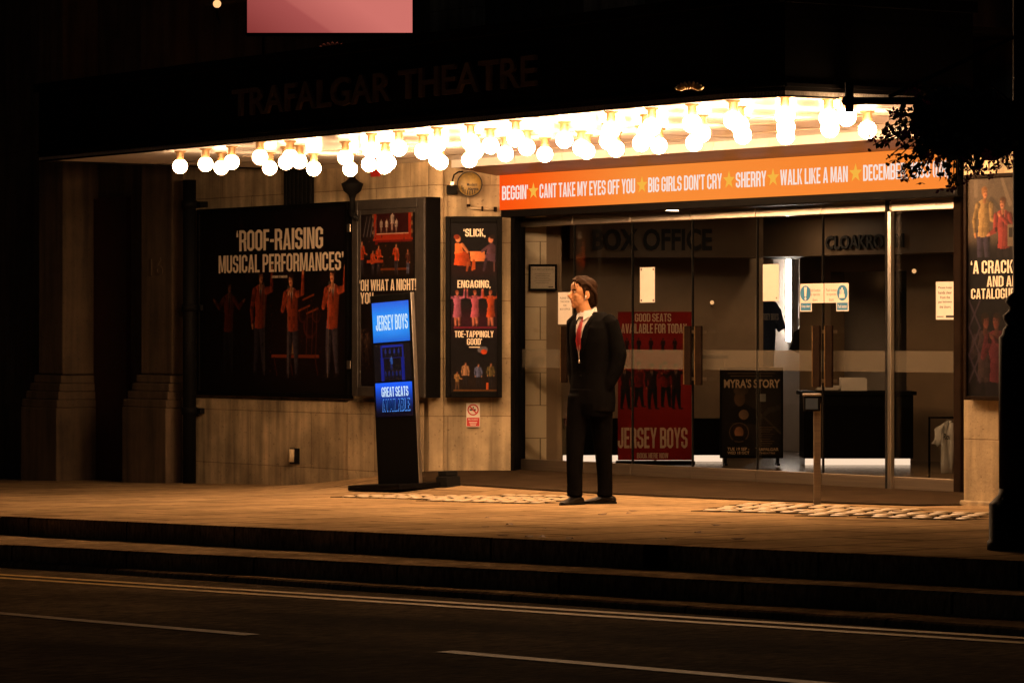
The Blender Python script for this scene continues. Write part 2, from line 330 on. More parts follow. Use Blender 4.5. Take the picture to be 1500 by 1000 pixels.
# ------------------------------------------------------------------ lettering
def _ring(x0, x1, y0, y1, s, t, segs, cx=None, cy=None):
    cx = cx or (x1-x0)*.34; cy = cy or min(.13, (y1-y0)*.3); ix = max(.015, cx-s*.62); iy = max(.012, cy-t*.62)
    def oc(a, b, c, d, ex, ey): return [(a+ex, c), (b-ex, c), (b, c+ey), (b, d-ey), (b-ex, d), (a+ex, d), (a, d-ey), (a, c+ey)]
    o = oc(x0, x1, y0, y1, cx, cy); i = oc(x0+s, x1-s, y0+t, y1-t, ix, iy)
    return [[o[k], o[(k+1) % 8], i[(k+1) % 8], i[k]] for k in segs]
def _r(a, b, c, d): return [(a, c), (b, c), (b, d), (a, d)]
def glyph(ch):
    w = .46; s = .155; t = .135
    A = range(8)
    if ch == 'I': return s, [_r(0, s, 0, 1)]
    if ch == 'O' or ch == '0': return w, _ring(0, w, 0, 1, s, t, A)
    if ch == 'D': return w, [_r(0, s, 0, 1), _r(s, .2, 0, t), _r(s, .2, 1-t, 1)]+_ring(.0, w, 0, 1, s, t, (0, 1, 2, 3, 4))
    if ch == 'C': return w, _ring(0, w, 0, 1, s, t, (0, 1, 3, 4, 5, 6, 7))+[_r(w-s, w, .13, .36), _r(w-s, w, .64, .87)]
    if ch == 'G': return w, _ring(0, w, 0, 1, s, t, (0, 1, 3, 4, 5, 6, 7))+[_r(w-s, w, .13, .52), _r(w-s, w, .66, .87), _r(w*.52, w-s, .40, .52)]
    if ch == 'S': return w, _ring(0, w, .435, 1, s, t, (0, 3, 4, 5, 6, 7))+_ring(0, w, 0, .57, s, t, (0, 1, 2, 3, 7))+[_r(w-s, w, .68, .87), _r(0, s, .13, .32)]
    if ch == 'J': return w*.9, _ring(0, w*.9, 0, 1, s, t, (0, 1, 7))+[_r(w*.9-s, w*.9, .13, 1), _r(0, s, .13, .36)]
    if ch == 'U': return w, _ring(0, w, 0, 1, s, t, (0, 1, 7))+[_r(0, s, .13, 1), _r(w-s, w, .13, 1)]
    if ch == 'L': return w*.82, [_r(0, s, 0, 1), _r(s, w*.82, 0, t)]
    if ch == 'T': return w*.94, [_r(w*.47-s/2, w*.47+s/2, 0, 1-t), _r(0, w*.94, 1-t, 1)]
    if ch == 'E': return w*.84, [_r(0, s, 0, 1), _r(s, w*.84, 0, t), _r(s, w*.84, 1-t, 1), _r(s, w*.76, .44, .44+t)]
    if ch == 'F': return w*.80, [_r(0, s, 0, 1), _r(s, w*.80, 1-t, 1), _r(s, w*.74, .44, .44+t)]
    if ch == 'H': return w, [_r(0, s, 0, 1), _r(w-s, w, 0, 1), _r(s, w-s, .43, .43+t)]
    if ch == 'P': return w, [_r(0, s, 0, 1)]+_ring(0, w, .40, 1, s, t, (0, 1, 2, 3, 4), cy=.12)+[_r(s, .2, 1-t, 1), _r(s, .2, .40, .40+t)]
    if ch == 'R': return w, [_r(0, s, 0, 1)]+_ring(0, w, .42, 1, s, t, (0, 1, 2, 3, 4), cy=.12)+[_r(s, .2, 1-t, 1), _r(s, .2, .42, .42+t), [(w-s-.03, .45), (w-s+.02, 0), (w+.01, 0), (w-.02, .47)]]
    if ch == 'B': return w, [_r(0, s, 0, 1)]+_ring(0, w, .45, 1, s, t, (0, 1, 2, 3, 4), cy=.1)+_ring(0, w+.01, 0, .56, s, t, (0, 1, 2, 3, 4), cy=.1)+[_r(s, .2, 1-t, 1), _r(s, .2, .44, .57), _r(s, .2, 0, t)]
    if ch == 'N': return w, [_r(0, s*.92, 0, 1), _r(w-s*.92, w, 0, 1), [(s*.5, 1), (w-s*.92-.02, 0), (w-s*.4, 0), (s*.95+.02, 1)]]
    if ch == 'M': return w*1.3, [_r(0, s*.9, 0, 1), _r(w*1.3-s*.9, w*1.3, 0, 1), [(s*.4, 1), (w*.65-.06, .06), (w*.65+.03, .06), (s*1.2, 1)], [(w*1.3-s*1.2, 1), (w*.65-.03, .06), (w*.65+.06, .06), (w*1.3-s*.4, 1)]]
    if ch == 'A': return w*1.06, [[(0, 0), (s, 0), (w*.53+.03, 1), (w*.53-.085, 1)], [(w*1.06-s, 0), (w*1.06, 0), (w*.53+.085, 1), (w*.53-.03, 1)], _r(.12, w*1.06-.12, .19, .30)]
    if ch == 'V': return w*1.04, [[(w*.52-.085, 0), (w*.52+.03, 0), (s, 1), (0, 1)], [(w*.52-.03, 0), (w*.52+.085, 0), (w*1.04, 1), (w*1.04-s, 1)]]
    if ch == 'W': return w*1.5, [[(.12, 0), (.24, 0), (s, 1), (0, 1)], [(.15, 0), (.25, 0), (.40, 1), (.29, 1)], [(.44, 0), (.54, 0), (.40, 1), (.29, 1)], [(.45, 0), (.57, 0), (w*1.5, 1), (w*1.5-s, 1)]]
    if ch == 'Y': return w*1.02, [_r(w*.51-s/2, w*.51+s/2, 0, .46), [(w*.51-s/2, .44), (w*.51+s*.3, .44), (s*.95, 1), (-.01, 1)], [(w*.51-s*.3, .44), (w*.51+s/2, .44), (w*1.03, 1), (w*1.03-s*.97, 1)]]
    if ch == 'K': return w*1.02, [_r(0, s, 0, 1), [(s, .36), (s+.06, .50), (w*1.02, 1), (w*1.02-s, 1)], [(s+.03, .52), (w*1.03-s, 0), (w*1.03, 0), (s+.10, .66)]]
    if ch == 'X': return w*1.02, [[(0, 0), (s, 0), (w*1.02, 1), (w*1.02-s, 1)], [(w*1.02-s, 0), (w*1.02, 0), (s, 1), (0, 1)]]
    if ch in "'": return .13, [_r(.0, .12, .80, 1), [(.05, .68), (.09, .68), (.12, .80), (.03, .80)]]
    if ch == '`': return .13, [_r(.0, .12, .68, .86), [(.0, .86), (.09, .86), (.09, 1), (.05, 1)]]
    if ch == ',': return .13, [_r(.0, .13, 0, .15), [(.03, -.14), (.07, -.14), (.13, 0), (.05, 0)]]
    if ch == '.': return .13, [_r(.0, .13, 0, .15)]
    if ch == '-': return .24, [_r(.0, .24, .38, .52)]
    if ch == '!': return .15, [_r(.0, .15, 0, .15), [(.03, .24), (.12, .24), (.15, 1), (0, 1)]]
    if ch == '(': return .2, [[(.0, .2), (.13, .2), (.13, .8), (.0, .8)], [(.0, .8), (.13, .8), (.21, 1), (.1, 1)], [(.1, 0), (.21, 0), (.13, .2), (0, .2)]]
    if ch == '1': return .27, [_r(.11, .11+s, 0, 1), [(0, .74), (.11, .80), (.11, .96), (0, .86)]]
    if ch == '3': return w, _ring(0, w, .45, 1, s, t, (1, 2, 3, 4, 5))+_ring(0, w, 0, .57, s, t, (0, 1, 2, 3, 7))+[_r(.16, .3, .445, .57), _r(0, s, .13, .3), _r(0, s, .7, .87)]
    if ch == '6': return w, _ring(0, w, 0, 1, s, t, (0, 1, 3, 4, 5, 6, 7))+_ring(0, w, 0, .6, s, t, (2, 3, 4))+[_r(w-s, w, .68, .87)]
    if ch == '9': return w, _ring(0, w, 0, 1, s, t, (0, 1, 2, 3, 4, 5, 7))+_ring(0, w, .4, 1, s, t, (0, 6, 7))+[_r(0, s, .13, .32)]
    if ch == '2': return w, _ring(0, w, .40, 1, s, t, (2, 3, 4, 5))+[_r(0, s, .68, .87), [(0, t), (s, t), (w, .55), (w-s, .60)], _r(0, w, 0, t)]
    if ch == '8': return w, _ring(0, w, .44, 1, s, t, A)+_ring(0, w, 0, .57, s, t, A)
    return .2, []
def block_text(txt, x0, x1, z0, z1, y, mb=None, dz=0, lift=.00012):
    """heavy condensed capitals fitted to a box in the xz plane, facing -y; dz tilts the far end"""
    mb = mb or MB(); adv = []; X = 0
    for ch in txt:
        if ch == ' ': X += .19; continue
        gw, ps = glyph(ch); adv.append((X, ps)); X += gw+.055
    X -= .055; sx = (x1-x0)/X; k = 0
    for off, ps in adv:
        for j, p in enumerate(ps):
            yy = y-lift*(1+j % 12)
            q = [(x0+(off+a)*sx, yy, z0+b*(z1-z0)+dz*(off+a)/X) for a, b in p]
            ar = sum(q[i][0]*q[(i+1) % len(q)][2]-q[(i+1) % len(q)][0]*q[i][2] for i in range(len(q)))
            mb.poly(q if ar > 0 else q[::-1])
    return mb
def font_text(txt, x0, x1, z0, z1, y, depth=0, bold=0, mb=None, align='CENTER', keep=False, shear=0, space=1.0):
    cu = bpy.data.curves.new('text', 'FONT'); cu.body = txt; cu.align_x = align; cu.offset = bold; cu.extrude = 0; cu.shear = shear
    cu.space_line = space; cu.resolution_u = 3
    o = bpy.data.objects.new('text', cu); COL.objects.link(o); bpy.context.view_layer.update()
    dg = bpy.context.evaluated_depsgraph_get(); me = bpy.data.meshes.new_from_object(o.evaluated_get(dg))
    bpy.data.objects.remove(o); bpy.data.curves.remove(cu)
    vs = [v.co.copy() for v in me.vertices]; fs = [tuple(p.vertices) for p in me.polygons]; bpy.data.meshes.remove(me)
    mb = mb or MB()
    if not vs: return mb
    a0 = min(v.x for v in vs); a1 = max(v.x for v in vs); b0 = min(v.y for v in vs); b1 = max(v.y for v in vs)
    sx = (x1-x0)/(a1-a0); sz = (z1-z0)/(b1-b0); X0 = x0
    if keep: sx = min(sx, sz); X0 = (x0+x1)/2-sx*(a1-a0)/2
    i = len(mb.v); mb.v += [(X0+(v.x-a0)*sx, y, z0+(v.y-b0)*sz) for v in vs]
    for f in fs: mb.f.append(tuple(i+k for k in f)); mb.sm.append(False)
    if depth:
        j = len(mb.v); mb.v += [(p[0], y+depth, p[2]) for p in mb.v[i:i+len(vs)]]
        ec = {}
        for f in fs:
            for a, b in zip(f, f[1:]+f[:1]): ec[(a, b)] = 1
        for a, b in ec:
            if (b, a) not in ec: mb.f.append((i+b, i+a, j+a, j+b)); mb.sm.append(False)
    return mb

# ------------------------------------------------------------------ printed pictures
class Canvas:
    def __init__(s, w, h, res=.006, bg=(6, 5, 6)):
        s.w, s.h = w, h; nx = max(4, int(w/res)); nz = max(4, int(h/res))
        s.X, s.Z = np.meshgrid(np.linspace(0, w, nx+1), np.linspace(0, h, nz+1)); s.nx, s.nz, s.res = nx, nz, res
        s.A = np.zeros(s.X.shape+(3,)); s.A[:] = bg
        s.noise = rng.normal(0, 1, s.X.shape)
        k = rng.normal(0, 1, (nz//6+3, nx//6+3)); s.blot = np.repeat(np.repeat(k, 6, 0), 6, 1)[:nz+1, :nx+1]
    def mix(s, m, col): s.A += m[..., None]*(np.array(col, float)-s.A)
    def soft(s, d, e=None): e = e or s.res*.8; return np.clip(.5-d/(2*e), 0, 1)
    def cap(s, a, b, ra, rb, col, shade=.35, alpha=1):
        ax, az = a; bx, bz = b; dx, dz = bx-ax, bz-az; L2 = dx*dx+dz*dz+1e-12
        t = np.clip(((s.X-ax)*dx+(s.Z-az)*dz)/L2, 0, 1); px = s.X-ax-t*dx; pz = s.Z-az-t*dz
        r = ra+(rb-ra)*t; dd = np.sqrt(px*px+pz*pz)
        side = np.clip((px*.8+pz*.5)/np.maximum(r, 1e-6), -1, 1)
        f = 1-shade*(.5+.5*side)-shade*.5*np.abs(s.blot)*.35
        m = s.soft(dd-r)*alpha; s.A += m[..., None]*(np.array(col, float)*f[..., None]-s.A)
    def ell(s, c, rx, rz, col, shade=.3, alpha=1):
        px = (s.X-c[0])/rx; pz = (s.Z-c[1])/rz; d = (np.sqrt(px*px+pz*pz)-1)*min(rx, rz)
        f = 1-shade*(.5+.5*np.clip(px*.8+pz*.4, -1, 1)); m = s.soft(d)*alpha
        s.A += m[..., None]*(np.array(col, float)*f[..., None]-s.A)
    def glow(s, c, rx, rz, col, a=1):
        d = ((s.X-c[0])/rx)**2+((s.Z-c[1])/rz)**2; s.mix(np.exp(-d)*a, col)
    def poly(s, pts, col, shade=.25, alpha=1):
        ins = np.zeros(s.X.shape, bool); n = len(pts)
        for i in range(n):
            (x0, z0), (x1, z1) = pts[i], pts[(i+1) % n]
            if z0 == z1: continue
            c = ((z0 > s.Z) != (z1 > s.Z)) & (s.X < (x1-x0)*(s.Z-z0)/(z1-z0)+x0); ins ^= c
        cx_ = sum(p[0] for p in pts)/n; wd = max(p[0] for p in pts)-min(p[0] for p in pts)+1e-6
        f = 1-shade*(.5+np.clip((s.X-cx_)/wd, -.5, .5))-shade*.3*np.abs(s.blot)*.5
        m = ins*alpha; s.A += m[..., None]*(np.array(col, float)*f[..., None]-s.A)
    def rect(s, x0, x1, z0, z1, col, shade=.1, alpha=1): s.poly([(x0, z0), (x1, z0), (x1, z1), (x0, z1)], col, shade, alpha)
    def man(s, x, z, h, jacket=(150, 45, 25), legs=(44, 38, 48), skin=(205, 130, 90), hair=(40, 24, 16), arms='down', face=1, shirt=(210, 190, 180), spread=.075, mic=False, skirt=None, dim=1):
        q = lambda c: tuple(k*dim for k in c); J, Lg, Sk, H = q(jacket), q(legs), q(skin), q(hair); u = h; Jd = tuple(k*.55 for k in J)
        lean = random.uniform(-.02, .02)*u; hx = x+lean
        for sgn in (-1, 1):
            kn = (x+sgn*(spread*.75+random.uniform(-.012, .012))*u, z+.26*u); ft = (x+sgn*spread*u+random.uniform(-.01, .01)*u, z+.035*u)
            L_ = Lg if not skirt else Sk
            s.cap((x+sgn*.042*u, z+.48*u), kn, .058*u, .042*u, L_, .6); s.cap(kn, ft, .042*u, .027*u, L_, .6)
            s.cap((ft[0], z+.018*u), (ft[0]+(.05*face+.01*sgn)*u, z+.012*u), .019*u, .013*u, q((28, 20, 18)), .3)
        if skirt: s.poly([(x-.125*u, z+.27*u), (x-.04*u, z+.25*u), (x+.05*u, z+.26*u), (x+.125*u, z+.28*u), (x+.065*u, z+.6*u), (x-.065*u, z+.6*u)], q(skirt), .6)
        tb = [(x-.088*u, z+.44*u), (x+.0*u, z+.43*u), (x+.09*u, z+.445*u), (x+.078*u+lean*.5, z+.6*u), (hx+.112*u, z+.77*u), (hx+.10*u, z+.815*u), (hx+.045*u, z+.845*u), (hx-.045*u, z+.845*u), (hx-.10*u, z+.815*u), (hx-.112*u, z+.77*u), (x-.078*u+lean*.5, z+.6*u)]
        s.poly(tb, J, .6)
        s.cap((x+.07*u, z+.46*u), (hx+.085*u, z+.76*u), .02*u, .025*u, Jd, .2, .75); s.cap((x-.02*u, z+.45*u), (x+.0*u, z+.63*u), .006*u, .005*u, Jd, 0, .9)
        if shirt:
            s.poly([(hx-.03*u, z+.845*u), (hx+.034*u, z+.845*u), (hx+.008*u, z+.65*u)], q(shirt), .3); s.cap((hx+.003*u, z+.815*u), (hx+.006*u, z+.67*u), .009*u, .011*u, q((25, 15, 20)))
            s.cap((hx-.036*u, z+.835*u), (hx+.002*u, z+.65*u), .009*u, .011*u, Jd, 0, .9); s.cap((hx+.042*u, z+.835*u), (hx+.014*u, z+.65*u), .009*u, .011*u, Jd, 0, .9)
        def arm(sg, kind):
            sh = (hx+sg*.103*u, z+.785*u)
            if kind == 'down': el = (x+sg*.14*u, z+.61*u); ha = (x+sg*.125*u, z+.465*u)
            elif kind == 'up': el = (hx+sg*.19*u, z+.80*u); ha = (hx+sg*.20*u, z+.985*u)
            elif kind == 'fwd': el = (x+sg*.13*u, z+.63*u); ha = (x+face*.22*u, z+.59*u)
            elif kind == 'out': el = (hx+sg*.20*u, z+.70*u); ha = (hx+sg*.29*u, z+.765*u)
            else: el = (hx+sg*.15*u, z+.64*u); ha = (hx+face*.05*u, z+.79*u)
            s.cap(sh, el, .037*u, .030*u, J, .65); s.cap(el, ha, .029*u, .020*u, J, .65)
            dx, dz = ha[0]-el[0], ha[1]-el[1]; L_ = math.hypot(dx, dz)+1e-6; s.cap(ha, (ha[0]+dx/L_*.028*u, ha[1]+dz/L_*.028*u), .017*u, .012*u, Sk, .4)
        ks = arms if isinstance(arms, (list, tuple)) else (arms, arms)
        arm(-1, ks[0]); arm(1, ks[1])
        s.cap((hx, z+.82*u), (hx+.006*face*u, z+.875*u), .023*u, .024*u, tuple(k*.7 for k in Sk), .4)
        cx2 = hx+.008*face*u
        s.ell((cx2-.006*face*u, z+.935*u), .043*u, .052*u, H, .3)
        s.ell((cx2, z+.917*u), .035*u, .050*u, Sk, .55); s.ell((cx2+.004*face*u, z+.882*u), .022*u, .022*u, Sk, .5)
        s.ell((cx2-.012*face*u, z+.958*u), .041*u, .022*u, H, .4); s.ell((cx2-.034*face*u, z+.925*u), .012*u, .034*u, H, .2)
        for e_ in (-.012, .016): s.ell((cx2+(e_+.006)*face*u, z+.925*u), .008*u, .0045*u, q((50, 24, 18)), 0)
        s.cap((cx2+.01*face*u, z+.918*u), (cx2+.013*face*u, z+.903*u), .005*u, .006*u, tuple(k*.75 for k in Sk), 0); s.ell((cx2+.008*face*u, z+.889*u), .012*u, .005*u, q((105, 36, 32)), 0)
        if mic: s.cap((x+.075*face*u, z), (hx+.062*face*u, z+.84*u), .005*u, .004*u, q((95, 85, 80)), .1); s.ell((hx+.055*face*u, z+.855*u), .012*u, .016*u, q((70, 66, 64)))
    def clutter(s, n, cols, x0=0, x1=None, z0=0, z1=None, r=(.004, .014)):
        x1 = x1 or s.w; z1 = z1 or s.h
        for _ in range(n): s.ell((random.uniform(x0, x1), random.uniform(z0, z1)), random.uniform(*r), random.uniform(*r), random.choice(cols), .3, random.uniform(.3, .9))
    def build(s, name, x0, z0, y, m, parent, grain=5, local=False, gain=1.0):
        A = np.clip(s.A+s.noise[..., None]*grain*(.3+s.A.mean(-1, keepdims=True)/160)+s.blot[..., None]*grain*.2, 0, 255)/255
        Lc = np.where(A <= .04045, A/12.92, ((A+.055)/1.055)**2.4)*gain
        ny, nx = s.X.shape; V = np.stack([s.X+x0, np.full(s.X.shape, y), s.Z+z0], -1).reshape(-1, 3)
        if not local:
            inv = np.array(WM[parent].inverted()); V = V @ inv[:3, :3].T+inv[:3, 3]
        idx = np.arange(ny*nx).reshape(ny, nx); Q = np.stack([idx[:-1, :-1], idx[:-1, 1:], idx[1:, 1:], idx[1:, :-1]], -1).reshape(-1, 4)
        me = bpy.data.meshes.new(name); me.vertices.add(len(V)); me.vertices.foreach_set('co', V.ravel())
        me.loops.add(Q.size); me.polygons.add(len(Q)); me.loops.foreach_set('vertex_index', Q.ravel().astype(np.int32))
        me.polygons.foreach_set('loop_start', np.arange(0, Q.size, 4, dtype=np.int32)); me.update(calc_edges=True)
        at = me.color_attributes.new('Col', 'FLOAT_COLOR', 'POINT')
        at.data.foreach_set('color', np.concatenate([Lc.reshape(-1, 3), np.ones((ny*nx, 1))], 1).ravel().astype(np.float32))
        me.materials.append(m); return link(name, me, parent)

# ================================================================== GROUND
ZC = 3.03; ZB_ = 2.89                             # canopy underside, bulb centres
NW = 2.45; ND = 3.34                               # front wall plane, door plane
def edge(d): return -4.27-.038*max(-16, min(16, d))
def e1(d): return -5.2+.012*max(-16, min(16, d))
def e2(d): return -5.29-.026*max(-16, min(16, d))
def base(d): return GS*max(-22, min(14, d))
ds = [-60, -45, -30, -22]+[-20+i*.5 for i in range(0, 69)]+[16, 20, 28, 40]
rows = 64
mb = MB(); V = []
def jag(d, k): return .003*math.sin(d*3.1+k)+.0025*math.sin(d*11.7+k*2)
for d in ds:
    e = edge(d)+jag(d, 1); ln = [e+(NW+.35-e)*j/rows for j in range(rows+1)]
    V.append([(d, n, gz(d, n)) for n in ln])
def sheet(name, V, m, kind='structure', smooth=True):
    mb = MB(); n = len(V[0])
    for r in V: mb.v += r
    for i in range(len(V)-1):
        for j in range(n-1): mb.f.append((i*n+j, (i+1)*n+j, (i+1)*n+j+1, i*n+j+1)); mb.sm.append(smooth)
    o = mb.build(name, m); o['kind'] = kind; return o
sheet('pavement', V, M['paving'])
# steps down to the carriageway
V = []
for d in [x for x in ds if x < -20.01 or x > 14.2]+[-20+i*.25 for i in range(0, 138)]: pass
dd = sorted(set([-60, -45, -30, -22, 16, 20, 28, 40]+[-20+i*.2 for i in range(0, 172)]))
for d in dd:
    b = base(d); e, f, g = edge(d)+jag(d, 1), e1(d)+jag(d, 2), e2(d)+jag(d, 4)
    w1 = .0012*math.sin(d*2.3)+.001*math.sin(d*7.7)
    V.append([(d, g-.012, b-.30), (d, g, b-.252+w1), (d, g+.02, b-.243+w1), (d, f-.001, b-.243+w1), (d, f, b-.15), (d, f+.02, b-.135+w1), (d, e-.001, b-.135+w1), (d, e, b-.012), (d, e+.012, b+.0005)])
sheet('kerb_steps', V, M['granite'], smooth=False)
V = []
for d in dd: V.append([(d, n, base(d)-.28+(.018*(1-min(1, abs(n+11)/6)))*0) for n in [-48, -30, -22, -16, -13, -11, -9.5, -8.5, -7.5, -6.5, -6.0, -5.2]])
sheet('road', V, M['asphalt'])
def stripe(name, d0, d1, nf, wd, m, z=.004, step=.4):
    mb = MB(); n = max(2, int((d1-d0)/step)); P = []
    for i in range(n+1):
        d = d0+(d1-d0)*i/n; P.append(d)
        j = .004*math.sin(d*17)+.003*math.sin(d*41)
        mb.v += [(d, nf(d)-wd/2+j, base(d)-.28+z), (d, nf(d)+wd/2+j, base(d)-.28+z)]
    for i in range(n): mb.f.append((2*i, 2*i+2, 2*i+3, 2*i+1)); mb.sm.append(True)
    o = mb.build(name, m); o['kind'] = 'structure'; return o
stripe('yellow_line', -40, 16, lambda d: -5.93+.023*d, .09, M['yellow'])
stripe('yellow_line', -40, 16, lambda d: -6.15+.023*d, .09, M['yellow'])
for a, b in ((-13.5, -10.0), (-5.8, -2.0), (2.9, 7.46), (9.04, 13.2)):
    stripe('lane_line', a, b, lambda d: -7.97, .10, M['white_line'])
# dark paving in the recess before the doors
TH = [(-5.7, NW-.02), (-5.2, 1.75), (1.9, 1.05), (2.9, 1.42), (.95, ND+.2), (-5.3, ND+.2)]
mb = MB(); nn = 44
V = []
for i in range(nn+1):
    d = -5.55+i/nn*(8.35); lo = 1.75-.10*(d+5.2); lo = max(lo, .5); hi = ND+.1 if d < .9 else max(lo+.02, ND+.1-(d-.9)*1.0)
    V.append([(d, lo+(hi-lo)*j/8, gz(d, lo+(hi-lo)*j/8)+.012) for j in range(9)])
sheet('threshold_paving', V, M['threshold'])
# light mirrored onto the pavement, put into pale raised dashes on dark plates
def ghit(u, v):
    lo, hi = 18., 40.
    for _ in range(50):
        Y = (lo+hi)/2; d, n = toW((u-750)/F*Y, Y); z = CAMZ-(v-492)/F*Y
        if z > gz(d, n): lo = Y
        else: hi = Y
    return toW((u-750)/F*Y, Y)
def inside(p, P):
    c = False
    for (x0, y0), (x1, y1) in zip(P, P[1:]+P[:1]):
        if (y0 > p[1]) != (y1 > p[1]) and p[0] < (x1-x0)*(p[1]-y0)/(y1-y0)+x0: c = not c
    return c
def light_dash_strip(poly, label):
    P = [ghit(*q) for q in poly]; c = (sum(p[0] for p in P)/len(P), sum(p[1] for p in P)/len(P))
    t = thing('light_pattern', label, 'pavement light', (*c, gz(*c)), group='pale dashes imitating mirrored light on the pavement')  # imitated mirrored light, not glass lights let into the pavement
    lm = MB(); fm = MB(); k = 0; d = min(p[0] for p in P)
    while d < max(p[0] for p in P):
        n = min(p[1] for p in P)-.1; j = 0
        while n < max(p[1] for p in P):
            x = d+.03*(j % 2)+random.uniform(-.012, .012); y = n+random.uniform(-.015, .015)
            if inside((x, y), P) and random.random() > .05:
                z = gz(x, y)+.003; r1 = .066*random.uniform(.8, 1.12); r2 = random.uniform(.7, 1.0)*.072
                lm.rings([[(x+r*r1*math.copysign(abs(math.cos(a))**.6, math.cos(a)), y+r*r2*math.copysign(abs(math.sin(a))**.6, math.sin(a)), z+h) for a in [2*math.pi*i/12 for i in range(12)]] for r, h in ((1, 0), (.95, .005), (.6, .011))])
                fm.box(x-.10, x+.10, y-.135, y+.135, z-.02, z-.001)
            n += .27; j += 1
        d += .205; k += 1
    fm.build('frame', M['dash_gap'], t); lm.build('lens', M['lens'], t)  # pale domes imitate dashes of light; dark plates set them off
light_dash_strip([(498, 728), (533, 724.6), (644, 724), (744, 725.3), (832, 727.5), (861, 729.6), (788, 738.3), (715, 736), (627, 733), (597, 731.3)], 'strip of pale raised dashes imitating mirrored light on the pavement in front of the screen totem')
light_dash_strip([(1026, 747.5), (1096, 737.5), (1137, 737), (1255, 742.5), (1343, 747.5), (1448, 751.5), (1445, 763.5), (1372, 761.5), (1284, 758.5), (1184, 754.5), (1108, 750.5), (1055, 748)], 'strip of pale raised dashes imitating mirrored light on the pavement by the push button post')

dm = mat('dry_leaf', (.16, .085, .035), .8, var=.4)
lf0 = None
for k in range(16):
    u, v = random.uniform(560, 1400), random.uniform(748, 800); d, n = ghit(u, v); n = max(n, edge(d)+.15)
    if lf0 is None:
        mb = MB(); mb.poly([(-.05, 0, .012), (-.02, -.022, .003), (.02, -.025, .004), (.055, 0, .016)]); mb.poly([(-.05, 0, .012), (.055, 0, .016), (.025, .026, .003), (-.02, .024, .005)])
        lf0 = mb.build('fallen_leaf', dm); tag(lf0, 'small dry leaf lying on the pavement', 'leaf', 'dry leaves scattered on the pavement'); o = lf0
    else: o = lf0.copy(); COL.objects.link(o)
    o.location = (d, n, gz(d, n)+.002); o.rotation_euler = (0, 0, random.uniform(0, 6.28)); o.scale = (random.uniform(.5, 1.0),)*3
# ================================================================== BUILDING
B = thing('theatre_building', 'stone theatre front with glass doors, poster walls and a lit entrance lobby', 'building', (-2.5, NW, 0))
def px(mb, u0, u1, v0, v1, n, th):                  # wall block from image corners on plane n, thickness th inward
    a, z1 = pl(u0, v0, n); b, z0 = pl(u1, v1, n); return mb.box(a, b, n, n+th, z0, z1)
A0 = Vector(toW((630-750)/F*33.16, 33.16)); A1 = Vector(toW((748-750)/F*33.16, 33.16))   # splayed pier
dA = A0.x
dL = D(268, NW)                                     # left end of the theatre's own wall
mb = MB(); mb.box(dL, dA, NW, NW+.5, -.5, 3.6); mb.build('front_wall', M['stone'], B)
mb = MB(); u0, z1 = pl(285, 582, NW); mb.box(dL+.02, dA-.12, NW-.045, NW-.002, -.6, z1); mb.box(D(520, NW), dA-.03, NW-.09, NW-.047, -.6, pl(530, 587, NW)[1])
mb.build('plinth', M['stone'], B, bevel=.008)
mb = MB(); mb.slab((A0.x, A0.y), (A1.x, A1.y), .45, -.5, 3.6)
mb.build('splay_pier', M['stone'], B)
fx = Vector((S, C))                                 # unit along a camera-facing plane
def fwall(u0, u1, Y, th, z0, z1, mb):
    p = fr(u0, 0, Y).xy; q = fr(u1, 0, Y).xy; return mb.slab(p, q, th, z0, z1)
mb = MB()
fwall(627, 650, 33.10, .08, -.5, 3.0, mb)
mb.build('corner_strip', M['stone'], B, bevel=.02)
mb = MB(); mb.prism([(A1.x, A1.y+.0), (A1.x+.06, A1.y), (D(766, ND), ND-.03), (D(766, ND), ND+.03), (A1.x-.3, ND+.03), (A1.x-.3, A1.y+.1)], -.3, 2.55); mb.build('door_jamb', M['black'], B)
# right-hand pier and wall
NR = 1.4
dR0 = D(1412, NR)
mb = MB(); mb.box(dR0, 16, NR, NR+.6, -.5, 3.6); mb.build('pier', M['stone'], B)
mb = MB(); _, zt = pl(1430, 733, NR); mb.box(dR0-.01, 16, NR-.04, NR-.002, -.5, zt); mb.build('plinth', M['stone'], B, bevel=.01)
dE = D(1412, ND)
mb = MB(); mb.slab((dE+.02, ND+.25), (dR0, NR+.3), .3, -.3, 3.6)
mb.build('splay_wall', M['stone'], B)
mb = MB(); a = D(1401, ND); mb.box(a, dE+.0, ND-.04, ND+.06, -.2, 2.56); mb.build('door_jamb', M['bronze'], B, bevel=.01)
